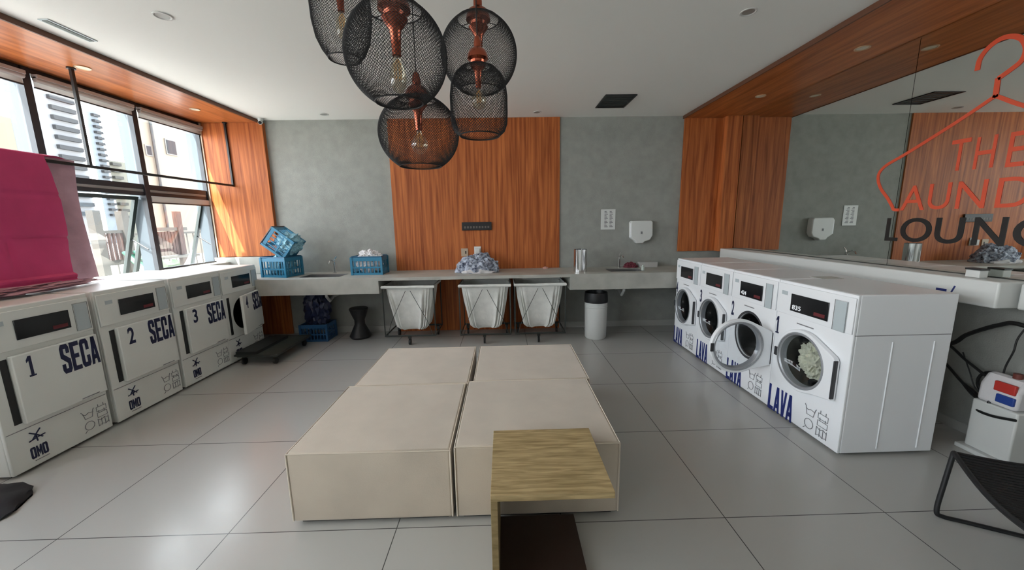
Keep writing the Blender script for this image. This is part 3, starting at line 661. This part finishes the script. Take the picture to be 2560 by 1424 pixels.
# ------------------------------------------------------------------ things on the back wall
t = thing('soap_dispenser', 'white wall dispenser with rounded corners above the right sink', 'dispenser', (1.99, BY-.001, 1.43))
MB().prism([(-.16, .13), (-.14, .155), (.14, .155), (.16, .13), (.165, -.06), (.13, -.12), (.05, -.145), (.03, -.17), (-.06, -.17), (-.09, -.13), (-.15, -.09)], -.10, 0).build('housing', WPL, t, bevel=.012)
MB().box(-.012, .012, -.104, -.1005, -.035, 0).build('level_window', GREYINK, t); MB().box(-.16, -.135, -.098, -.06, -.08, .12).build('side_grip', WHITE, t)
t = thing('notice', 'white printed notice sheet on the grey wall left of the dispenser', 'notice', (1.525, BY-.001, 1.61))
MB().box(-.105, .105, -.006, 0, -.145, .145).build('sheet', WPL, t)
mb = MB()
for c in (-.055, .02):
    for k in range(12): mb.box(c, c+.03+.01*(k % 3), -.0068, -.0061, .11-k*.02, .12-k*.02)
mb.build('print', GREYINK, t)
t = thing('black_wall_plate', 'narrow black slotted plate on the wood panel above the outlets', 'wall plate', (-.387, BY-.021, 1.545))
MB().box(-.213, .213, -.025, 0, -.058, .058).build('plate', BLACK, t, bevel=.003)
mb = MB()
for k in range(9): mb.box(-.18+k*.042, -.155+k*.042, -.0262, -.0251, -.03, .0)
mb.build('slots', mat('dim_grey_print', (.12, .10, .09), .5), t)
for x, z, lab in ((-.575, 1.17, 'beige wall outlet on the wood panel, left of the white switch'), (-.385, 1.195, 'pale outlet with a white plug just above the printed bundle')):
    t = thing('wall_outlet', lab, 'outlet', (x, BY-.021, z), group='outlets on the wood panel')
    MB().box(-.05, .05, -.010, 0, -.058, .058).build('cover', mat('beige_cover', (.50, .40, .30), .5) if x < -.5 else WPL, t, bevel=.002)
    MB().box(.008, .026, -.012, -.0101, -.02, .02).build('socket', BLACK, t)
    if x > -.5: MB().box(-.035, .035, -.06, -.0125, -.055, .03).build('plug', WPL, t, bevel=.005)

# ------------------------------------------------------------------ laundry carts
def make_cart():
    t = thing('laundry_cart', '', 'laundry cart', group='white canvas laundry carts under the counter')
    a, d_, zt, zb = .332, .52, .80, .135
    for x in (-a, a):
        for y in (0, d_): MB().tube([(x, y, zb), (x, y, zt)], .008, 8).build('post', FRAMEM, t)
    MB().tube([(-a, 0, zb), (a, 0, zb), (a, d_, zb), (-a, d_, zb)], .012, 8, True).build('base_frame', FRAMEM, t)
    MB().tube([(-a, 0, zt), (a, 0, zt), (a, d_, zt), (-a, d_, zt)], .010, 8, True).build('top_frame', FRAMEM, t)
    for s_ in (-1, 1): MB().tube([(s_*.03, -.012, zt-.06), (s_*.235, -.012, .33), (s_*.30, -.006, zb)], .0035, 6).build('brace', FRAMEM, t)
    # canvas bag: rings from rim to bottom
    mb = MB(); n = 96; rings = 14; v = []
    for i in range(rings+1):
        f = i/rings; z = zt-.02-f*.60; hw = a-.012-(.115*f+.02*f**6); hd = d_/2-.02-.09*f; cy = d_/2; rad = .03+.06*f
        if f > .93: hw -= .03; hd -= .03
        for k in range(n):
            ang = 2*PI*k/n; c_, s_ = math.cos(ang), math.sin(ang); e = .35
            x = hw*math.copysign(abs(c_)**e, c_); y = cy+hd*math.copysign(abs(s_)**e, s_)
            w_ = .015*math.sin(k*1.3+2*math.sin(k*.4))*min(1, f*2.5)+.006*math.sin(k*.5+f*6)*f
            x += w_*c_; y += w_*s_*1.4; v.append((x, y, z))
    f_ = [(i*n+k, i*n+(k+1) % n, (i+1)*n+(k+1) % n, (i+1)*n+k) for i in range(rings) for k in range(n)]+[tuple(rings*n+k for k in range(n))]
    mb.add(v, f_).build('canvas_bag', CANVAS, t)
    mb = MB(); mb.tube([(-a, -.003, zt-.012), (a, -.003, zt-.012), (a, d_, zt-.012), (-a, d_, zt-.012)], .020, 10, True); mb.build('rolled_rim', CANVAS, t)
    for x, y in ((-.02, .03), (-.28, d_-.05), (.28, d_-.05)):
        w_ = MB().tube([(x-.012, y, .045), (x+.012, y, .045)], .044, 16).build('caster', RUBBER, t); MB().box(x-.02, x+.02, y-.015, y+.015, .09, .134).build('caster_fork', FRAMEM, t)
    return t
k0 = make_cart()
for i, (x, y, lab) in enumerate(((-1.258, 4.80, 'white canvas laundry cart under the counter, standing alone left of the wood panel'), (-.262, 4.79, 'white canvas laundry cart in the middle, touching the cart on its right'), (.462, 4.79, 'white canvas laundry cart at the right end of the three, beside the deep counter'))):
    t = k0 if i == 0 else dup(k0); t.location = (x, y, 0); t['label'] = lab

t = thing('waste_bin', 'white cylindrical waste bin with a black liner under the right counter', 'bin', (1.245, 4.98, 0))
MB().lathe([(.13, 0), (.145, .02), (.152, .50), (.155, .52), (.148, .52), (.14, .03), (.001, .03)], n=40, cap=False).build('drum', WPL, t)
MB().lathe([(.157, .505), (.160, .53), (.155, .60), (.150, .64), (.14, .60), (.14, .5)], n=40, cap=False).build('liner', BLACK, t)
for z in (.44, .46, .48): MB().lathe([(.1515, z-.003), (.155, z), (.1515, z+.003)], n=40, cap=False).build('rib', WPL, t)
# blue items and stool beneath the left counter
t = thing('storage_crate', 'dark blue plastic crate on the floor under the left counter', 'crate', (-2.66, 5.20, 0))
make_crate(.36, .28, .24, NAVYP).build('slatted_shell', mat('deep_cobalt_plastic', (.015, .08, .20), .4), t)
o = blob(MB(), (0, 0, 0), (.17, .14, .26), 15, .25, 3, 4, flat=-.24, fold=.3).build('navy_bag', mat('navy_bag_plastic', (.012, .018, .06), .35), loc=(-2.66, 5.22, .42)); tag(o, 'navy plastic bag bulging above the dark blue crate', 'bag')
t = thing('stool', 'black waisted stool on the floor under the left counter', 'stool', (-2.08, 5.22, 0))
MB().lathe([(.13, 0), (.15, .03), (.12, .09), (.07, .2), (.07, .26), (.11, .36), (.12, .40), (.11, .42), (.001, .42)], n=28).build('body', BLACK, t)
MB().lathe([(.125, .40), (.13, .42), (.12, .435), (.001, .437)], n=28).build('seat', BLACK, t)
# low trolley
t = thing('platform_trolley', 'low dark metal platform trolley parked before the last dryer', 'trolley', (-2.90, 4.56, 0))
MB().box(-.22, .24, -.36, .38, .10, .125).build('deck', mat('dark_green_grey_deck', (.04, .05, .045), .5), t, bevel=.004)
MB().tube([(-.23, -.37, .125), (.25, -.37, .125), (.25, .39, .125), (-.23, .39, .125)], .012, 8, True).build('edge_rail', FRAMEM, t)
for x in (-.17, .19):
    for y in (-.31, .33): MB().tube([(x-.012, y, .04), (x+.012, y, .04)], .04, 14).build('caster', RUBBER, t); MB().box(x-.016, x+.016, y-.012, y+.012, .078, .0995).build('caster_fork', FRAMEM, t)
MB().box(-.24, .0, -.34, .30, .126, .16).build('dark_tray', mat('near_black_tray', (.02, .022, .022), .5), t)

# ------------------------------------------------------------------ ottomans and side table
OT = [(-1.162, -.305, 1.80, 2.615, .425, 'beige velvet ottoman block, front left of the four'), (-.282, .595, 1.80, 2.62, .44, 'beige velvet ottoman block, front right of the four, with the oak table before it'),
      (-1.125, -.285, 2.63, 3.445, .425, 'beige velvet ottoman block, back left of the four'), (-.245, .62, 2.635, 3.42, .435, 'beige velvet ottoman block, back right of the four')]
for x0, x1, y0, y1, h, lab in OT:
    t = thing('ottoman', lab, 'ottoman', ((x0+x1)/2, (y0+y1)/2, 0), group='beige ottoman blocks in the middle'); a, c = (x1-x0)/2, (y1-y0)/2
    n = 16; v = []; f = []
    mb = MB(); mb.box(-a, a, -c, c, .022, h)
    o = mb.build('cushion', VELVET, t, bevel=.014)
    pr = a-.001, c-.001
    MB().tube([(-pr[0], -pr[1], h-.004), (pr[0], -pr[1], h-.004), (pr[0], pr[1], h-.004), (-pr[0], pr[1], h-.004)], .0045, 6, True).build('piping', PIPING, t)
    for sx in (-1, 1): MB().tube([(sx*pr[0], -pr[1], .03), (sx*pr[0], -pr[1], h-.008)], .005, 6).build('corner_piping', PIPING, t)
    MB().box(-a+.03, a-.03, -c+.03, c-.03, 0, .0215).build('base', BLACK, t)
t = thing('side_table', 'C-shaped light oak side table standing against the front right ottoman', 'side table', (.18, 1.6, 0))
tx0, tx1, ty0, ty1, tz = -.255, .257, -.24, .19, .50
MB().box(tx0, tx1, ty0, .245, tz-.028, tz).build('top', OAK, t, bevel=.0015)
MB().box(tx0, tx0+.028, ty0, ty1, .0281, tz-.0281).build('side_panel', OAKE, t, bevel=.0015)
MB().box(tx0, .17, ty0, ty1, 0, .028).build('base_panel', mat('dark_brown_wood', (.035, .018, .012), .5), t, bevel=.0015)  # base panel is a much darker brown than the oak top

# ------------------------------------------------------------------ pendant lamps
def lattice(prof, cell, wire, name, parent):
    # arc-length resample, diamond net
    L = [0]
    for i in range(1, len(prof)): L.append(L[-1]+math.hypot(prof[i][0]-prof[i-1][0], prof[i][1]-prof[i-1][1]))
    rows = int(L[-1]/(cell*.5)); rmax = max(p[0] for p in prof); n = int(2*PI*rmax/cell); v = []
    for j in range(rows+1):
        s_ = L[-1]*j/rows; i = 1
        while i < len(L)-1 and L[i] < s_: i += 1
        q = (s_-L[i-1])/(L[i]-L[i-1]); r = prof[i-1][0]*(1-q)+prof[i][0]*q; z = prof[i-1][1]*(1-q)+prof[i][1]*q
        for k in range(n):
            a = 2*PI*(k+.5*(j % 2))/n; v.append((r*math.cos(a), r*math.sin(a), z))
    f = []
    for j in range(rows-1):
        for k in range(n):
            if j % 2 == 0: f.append((j*n+k, (j+1)*n+k, (j+2)*n+k, (j+1)*n+(k-1) % n))
            else: f.append((j*n+k, (j+1)*n+(k+1) % n, (j+2)*n+k, (j+1)*n+k))
    o = MB().add(v, f).build(name, WIRE, parent, smooth=False, fix=False)
    md = o.modifiers.new('wire', 'WIREFRAME'); md.thickness = wire; md.use_even_offset = False; md.use_replace = True
    return o
def spheroid(Rr, zt, zb, squash=1.0, n=24):     # open at the top (zt) and bottom (zb), fractions of R
    a0 = math.asin(max(-1, min(1, zt))); a1 = math.asin(max(-1, min(1, zb)))
    return [(Rr*math.cos(a0+(a1-a0)*i/n), Rr*squash*math.sin(a0+(a1-a0)*i/n)) for i in range(n+1)]
def pendant(loc, prof, lab, hs, hold_z, bulb, cell=.0125):
    t = thing('pendant_lamp', lab, 'pendant lamp', loc, group='black wire pendant lamps')
    lattice(prof, cell, .0024, 'wire_shade', t)
    for (r, z), nm in ((prof[0], 'top_ring'), (prof[-1], 'bottom_ring')):
        MB().tube([(r*math.cos(2*PI*k/40), r*math.sin(2*PI*k/40), z) for k in range(40)], .003, 6, True).build(nm, WIRE, t)
    r, z = prof[0]; s_ = hs
    mb = MB()
    for k in range(3): a = 2*PI*k/3+.5; mb.tube([(.01, 0, z), (r*math.cos(a), r*math.sin(a), z)], .0022, 6)
    mb.build('spokes', WIRE, t)
    H = hold_z
    MB().lathe([(.004, H+.14*s_), (.016*s_, H+.13*s_), (.022*s_, H+.10*s_), (.022*s_, H+.075*s_), (.050*s_, H+.055*s_), (.060*s_, H+.03*s_), (.062*s_, H+.012*s_), (.045*s_, H), (.042*s_, H-.012*s_), (.05*s_, H-.02*s_), (.032*s_, H-.045*s_), (.022*s_, H-.06*s_), (.018*s_, H-.12*s_), (.017*s_, H-.15*s_), (.001, H-.152*s_)], n=28).build('copper_holder', COPPER, t)
    bz = H-.15*s_
    if bulb == 'globe': pf_ = [(.012, 0), (.014, -.02), (.03, -.035), (.043, -.06), (.044, -.078), (.034, -.105), (.015, -.119), (.001, -.121)]
    else: pf_ = [(.013, 0), (.016, -.02), (.028, -.05), (.032, -.08), (.029, -.11), (.015, -.132), (.001, -.138)]
    bb = MB().lathe([(a*s_, bz+c*s_) for a, c in pf_], n=24, cap=False).build('bulb', BULBG, t)
    fil = MB()
    for k in range(6):
        a = 2*PI*k/6; fil.tube([(.004, 0, bz-.01*s_), (.014*s_*math.cos(a), .014*s_*math.sin(a), bz-.03*s_), (.012*s_*math.cos(a+.4), .012*s_*math.sin(a+.4), bz-.085*s_)], .0011, 5)
    fil.build('filament', GOLD, bb)
    top = CH-loc[2]-.0005
    MB().tube([(0, 0, H+.13*s_), (0, 0, top-.02)], .0028, 6).build('cord', RUBBER, t)
    MB().lathe([(.05, top-.025), (.055, top-.02), (.055, top)], n=24).build('ceiling_rose', BLACK, t)
    return t
pendant((-.404, 1.60, 2.246), spheroid(.194, .84, -.88), 'largest round wire pendant with copper holder, nearest and highest in the middle', 1.0, .150, 'long')
pendant((-.116, 2.25, 2.51), spheroid(.208, .84, -.86), 'round black wire pendant at the upper right, behind the barrel-shaped one', 1.07, .160, 'long')
pendant((-.417, 2.00, 2.044), spheroid(.198, .88, -.85, .93), 'lowest round wire pendant with a clear globe bulb, hanging below the largest', .95, .160, 'globe')
pE = [(.07, .185), (.10, .175), (.135, .14), (.155, .09), (.163, .03), (.163, -.06), (.160, -.12), (.145, -.16), (.115, -.185)]
pE = [(a*.761, c*.761) for a, c in pE]
pendant((-.097, 1.75, 2.119), pE, 'barrel-shaped black wire pendant, lower right of the cluster', .72, .165, 'globe')
pA = [(.06, .22), (.10, .19), (.128, .13), (.137, .05), (.134, -.03), (.122, -.10), (.10, -.15), (.075, -.185)]
pendant((-.757, 2.0, 2.58), pA, 'teardrop black wire pendant at the upper left, cut by the frame', .9, .16, 'long')

# ------------------------------------------------------------------ ceiling fittings
def downlight(x, y, z, lab, lens):
    t = thing('downlight', lab, 'ceiling light', (x, y, z), group='round recessed ceiling lights')
    MB().lathe([(.055, -.0005), (.055, -.006), (.048, -.007), (.040, -.002), (.040, -.0005)], n=28, cap=False).build('trim_ring', lens[0], t)
    MB().lathe([(.040, -.003), (.02, -.0015), (.001, -.0012)], n=28, cap=False).build('lens', lens[1], t)
WR = mat('white_ring', (.62, .62, .60), .5); GL = mat('grey_lens', (.30, .30, .28), .3)
BR = mat('warm_brass_ring', (.60, .42, .26), .35, .5); BLn = mat('pale_lens', (.66, .60, .48), .3)
for x, y, lab in ((-2.295, 2.87, 'white recessed light in the ceiling near the wood soffit, upper left'), (1.744, 2.86, 'white recessed light in the ceiling at upper right'), (-2.31, 5.23, 'small recessed light in the ceiling near the back wall, left'), (.475, 5.24, 'small recessed light in the ceiling above the wood panel')):
    downlight(x, y, CH, lab, (WR, GL))
for x, y, lab in ((-3.64, 3.61, 'recessed light in the left wood soffit beside the hanging rod'), (-3.656, 4.83, 'recessed light in the left wood soffit near the corner'), (3.0, 4.556, 'brass recessed light in the right wood soffit, farther one'), (3.03, 3.344, 'brass recessed light in the right wood soffit, nearer one')):
    downlight(x, y, SZ, lab, (BR, BLn))
t = thing('air_vent', 'black rectangular air vent in the ceiling', 'vent', (1.385, 4.81, CH))
MB().box(-.18, .18, -.24, .24, -.004, -.0005).build('opening_shade', BLACK, t)  # flat black plate paints the shade inside the vent
mb = MB().box(-.185, -.165, -.245, .245, -.012, -.0041).box(.165, .185, -.245, .245, -.012, -.0041).box(-.1649, .1649, -.245, -.225, -.012, -.0041).box(-.1649, .1649, .225, .245, -.012, -.0041); mb.build('frame', BLACK, t)
mb = MB()
for k in range(6): mb.box(-.164, .164, -.20+k*.07, -.195+k*.07, -.011, -.0042)
mb.build('louvres', mat('dark_grey_louvre', (.05, .06, .055), .5), t)
t = thing('slot_vent', 'narrow grey slot vent in the ceiling beside the left soffit', 'vent', (-3.13, 3.06, CH))
MB().box(-.035, .035, -.16, .16, -.006, -.0005).build('frame', GREYP, t); MB().box(-.018, .018, -.15, .15, -.009, -.0061).build('slot', mat('dull_green_grey', (.10, .12, .11), .6), t)
t = thing('security_camera', 'small white camera in the left back ceiling corner', 'camera', (-3.24, 5.40, CH))
MB().lathe([(.035, -.0005), (.035, -.02), (.028, -.03)], n=20).build('mount', WPL, t); MB().tube([(0, 0, -.05), (.02, -.05, -.065)], .026, 14).build('body', WPL, t); MB().tube([(.02, -.0505, -.065), (.022, -.056, -.066)], .02, 14).build('lens', BLACKG, t)

# ------------------------------------------------------------------ mirror with vinyl sign
MX = 3.32; Y0 = 5.47
mr_ = thing('wall_mirror', 'large wall mirror with orange hanger emblem and LAUNDRY LOUNGE lettering', 'mirror', (MX, Y0, 0), R(-90))
lx = lambda y: Y0-y
ym = [Y0, 3.155, .85, -1.4]
for a, c in zip(ym, ym[1:]): MB().box(lx(a)+.002, lx(c)-.002, 0, .02, 1.18, SZ-.003).build('mirror_panel', MIRROR, mr_)
MB().box(0, lx(-1.4), .0201, .079, 1.18, SZ-.003).build('backing', WINMET, mr_)
tb = MB(); OF = 0.0
for ch, y0, y1, z0, z1 in (('T', 2.815, 2.70, 1.915, 2.135), ('H', 2.665, 2.555, 1.91, 2.125), ('E', 2.49, 2.40, 1.90, 2.12)): put_text(tb, ch, lx(y0), lx(y1), z0, z1, -.003, .002, OF)
for ch, y0, y1 in (('A', 3.115, 2.935), ('U', 2.915, 2.77), ('N', 2.73, 2.56), ('D', 2.505, 2.33), ('R', 2.27, 2.13), ('Y', 2.10, 1.95)): put_text(tb, ch, lx(y0), lx(y1), 1.64, 1.835, -.003, .002, OF)
tb.build('orange_lettering', REDINK, mr_)
tb = MB()
for ch, y0, y1 in (('L', 3.205, 3.10), ('O', 3.085, 2.855), ('U', 2.832, 2.65), ('N', 2.595, 2.418), ('G', 2.385, 2.19), ('E', 2.15, 2.03)): put_text(tb, ch, lx(y0), lx(y1), 1.385, 1.578, -.003, .002, OF+.01)
tb.build('black_lettering', BLKINK, mr_)
def ribbon(pts, w_, y=-.003, th=.002):
    P = smoothpath([(lx(a), 0, z) for a, z in pts], 6); mb = MB(); v = []; f = []
    for i, p in enumerate(P):
        tt = (P[min(i+1, len(P)-1)]-P[max(i-1, 0)]).normalized(); nrm = Vector((-tt.z, 0, tt.x))*w_/2
        for q in (p+nrm, p-nrm): v += [(q.x, y, q.z), (q.x, y+th, q.z)]
    for i in range(len(P)-1):
        a = i*4; b__ = a+4
        f += [(a, a+2, b__+2, b__), (a+1, b__+1, b__+3, a+3), (a, b__, b__+1, a+1), (a+2, a+3, b__+3, b__+2)]
    f += [(0, 1, 3, 2), (len(v)-4, len(v)-2, len(v)-1, len(v)-3)]
    return mb.add(v, f)
ribbon([(2.741, 2.585), (2.735, 2.66), (2.69, 2.72), (2.62, 2.742), (2.54, 2.705), (2.50, 2.63), (2.51, 2.56), (2.56, 2.52), (2.615, 2.488)], .030).build('hanger_hook', REDINK, mr_)
ribbon([(2.615, 2.495), (2.61, 2.37)], .030).build('hanger_neck', REDINK, mr_)
ribbon([(2.61, 2.38), (2.79, 2.275), (3.0, 2.165), (3.16, 2.085), (3.28, 2.03), (3.335, 1.975), (3.338, 1.91), (3.30, 1.83), (3.23, 1.745), (3.185, 1.68), (3.165, 1.65), (3.12, 1.645)], .024).build('hanger_arm', REDINK, mr_)
ribbon([(2.61, 2.38), (2.45, 2.27), (2.2, 2.13), (2.02, 2.04), (1.93, 1.98), (1.90, 1.90), (1.93, 1.82)], .024).build('hanger_arm', REDINK, mr_)
# white ledge duct below the mirror
t = thing('wall_duct', 'long white boxed duct running below the mirror behind the washers', 'duct', (3.2, 3.7, 1.0))
MB().box(-.07, .198, -1.44, 1.66, .0, .172).build('box', WPL, t, bevel=.012)
MB().box(-.0715, -.0702, -1.165, -1.10, .045, .080).build('blue_logo', BLUEINK, t); MB().tube([(-.071, -1.185, .035), (-.071, -1.21, .11)], .005, 6).build('blue_tick', BLUEINK, t)
t = thing('wall_cover', 'short white boxed cover at right edge, after the gap in the duct', 'duct', (3.3, 1.9, 1.0))
MB().box(-.06, .098, -.5, .34, .0, .165).build('box', WPL, t, bevel=.01)
t = thing('plug_adapter', 'small white adapter with a black top on the duct under the mirror', 'adapter', (3.24, 2.47, 1.173))
MB().box(-.03, .03, -.04, .04, 0, .05).build('body', WPL, t, bevel=.004); MB().box(-.031, .031, -.045, .045, .0505, .062).build('cap', BLACK, t)

# ------------------------------------------------------------------ cables, pedestal, detergent
def cable(name, pts, r, lab):
    o = MB().tube(smoothpath([(3.3+x, y, z) for x, y, z in pts], 8), r, 8).build(name, RUBBER); tag(o, lab, 'cable', 'black cables hanging behind the nearest washer')
cable('power_cable', [(.02, 2.75, .55), (0, 2.571, .669), (0, 2.51, .745), (0, 2.411, .824), (0, 2.331, .875), (0, 2.284, .897), (0, 2.2, .89), (.03, 2.05, .85)], .014, 'thick black cable arching up from the washer toward the right edge')
cable('power_cable', [(.02, 2.75, .72), (0, 2.57, .628), (0, 2.49, .573), (0, 2.385, .515), (-.01, 2.288, .466), (-.10, 2.236, .407), (-.11, 2.24, .351), (0, 2.294, .311), (0, 2.40, .335), (.02, 2.5, .40)], .009, 'black cable looping down and around in front of the detergent bag')
cable('power_cable', [(.02, 2.75, .60), (.01, 2.578, .474), (.01, 2.489, .4), (.01, 2.397, .347), (-.11, 2.299, .30), (-.14, 2.2, .30), (-.14, 2.08, .33)], .009, 'lowest black cable sagging across the white pedestal')
cable('thin_wire', [(.03, 2.53, .61), (.02, 2.461, .483), (.02, 2.424, .397), (.02, 2.384, .359)], .004, 'thin black wire dropping between the two looping cables')
lp = MB().tube([(3.34, 2.355+.07*math.cos(k/24*2*PI), .438+.085*math.sin(k/24*2*PI)) for k in range(24)], .009, 8, True).build('cable_coil', RUBBER); tag(lp, 'small round coil of black cable against the wall', 'cable')
cable('thin_wire', [(0, 2.18, .98), (-.01, 2.234, .818), (-.01, 2.243, .719), (0, 2.271, .61), (0, 2.276, .531), (0, 2.277, .483)], .005, 'thin black wire falling from the white cover to the detergent bag')
t = thing('pedestal', 'white square pedestal on the floor behind the chair', 'pedestal', (3.27, 2.20, 0))
MB().box(-.10, .10, -.12, .11, 0.03, .37).build('column', WPL, t, bevel=.01); MB().box(-.13, .11, -.15, .14, 0, .03).build('base', WPL, t, bevel=.006)
t = thing('detergent_bag', 'white detergent bag with red and blue print on the pedestal', 'detergent', (3.25, 2.20, .371))
MB().prism([(-.075, 0), (.07, 0), (.06, .13), (.02, .20), (-.03, .19), (-.07, .12)], -.10, .10).build('pouch', WCLOTH, t, bevel=.02)
MB().box(-.080, -.060, -.085, .02, .10, .165).build('red_label', RED, t, bevel=.006); MB().box(-.083, -.060, -.09, .0, .03, .085).build('blue_label', mat('royal_blue_print', (.02, .06, .30), .4), t, bevel=.006)
MB().tube([(0, -.03, .18), (0, -.03, .225)], .022, 14).build('brown_cap', mat('reddish_brown_cap', (.16, .04, .03), .5), t)
o = MB().tube([(3.375, 2.17, .45), (3.375, 2.17, .98)], .022, 12).build('riser_pipe', WPL); tag(o, 'pale riser pipe on the wall above the detergent bag', 'pipe')

# ------------------------------------------------------------------ black wire lounge chair at the right edge
ch = thing('lounge_chair', 'black metal lounge chair with woven seat, cut by the right edge', 'chair', (2.286, 1.725, 0), math.atan2(-.153, .282))
# local x: along the foot rail, local -y: towards the camera
def rail(pts, nm, r=.011): MB().tube(smoothpath(pts, 6), r, 10).build(nm, BLACK, ch)
rail([(.04, .03, .37), (.02, .015, .19), (.005, 0, .04), (.03, 0, .012), (.12, 0, .011), (.4, 0, .011), (.62, 0, .011), (.68, .0, .06), (.66, 0, .3), (.64, 0, .45)], 'sled_leg')
rail([(.04, -.60, .37), (.02, -.60, .19), (.005, -.60, .04), (.03, -.60, .012), (.12, -.60, .011), (.4, -.60, .011), (.62, -.60, .011), (.68, -.60, .06), (.66, -.6, .3), (.64, -.6, .45)], 'sled_leg')
def seatf(u, v):
    x = .04+.62*u; y = .03-.64*v; z = .372+.09*u-.06*math.sin(PI*u)*.6-.05*math.sin(PI*v)
    return x, y, z
mb = MB()
for k in range(33):
    v_ = k/32; mb.tube([seatf(q/12, v_) for q in range(13)], .007, 6)
for k in range(5): mb.tube([Vector(seatf(k/4, q/12))-Vector((0, 0, .008)) for q in range(13)], .006, 6)
mb.build('woven_seat', BLACK, ch)
MB().tube([seatf(0, q/12) for q in range(13)], .012, 8).build('seat_edge', BLACK, ch)
mb = MB()
for k in range(33):
    v_ = k/32; p = Vector(seatf(1, v_)); mb.tube([p, p+Vector((.06, 0, .12)), p+Vector((.16, 0, .42))], .007, 6)
mb.build('woven_back', BLACK, ch)
# black bag on the floor at lower left
o = blob(MB(), (0, 0, 0), (.29, .23, .07), 21, .22, 1.6, 4, flat=.001).build('black_bag', mat('black_nylon', (.012, .011, .014), .7), loc=(-3.15, 1.96, 0)); tag(o, 'flat black bag lying on the floor beside the nearest dryer', 'bag')
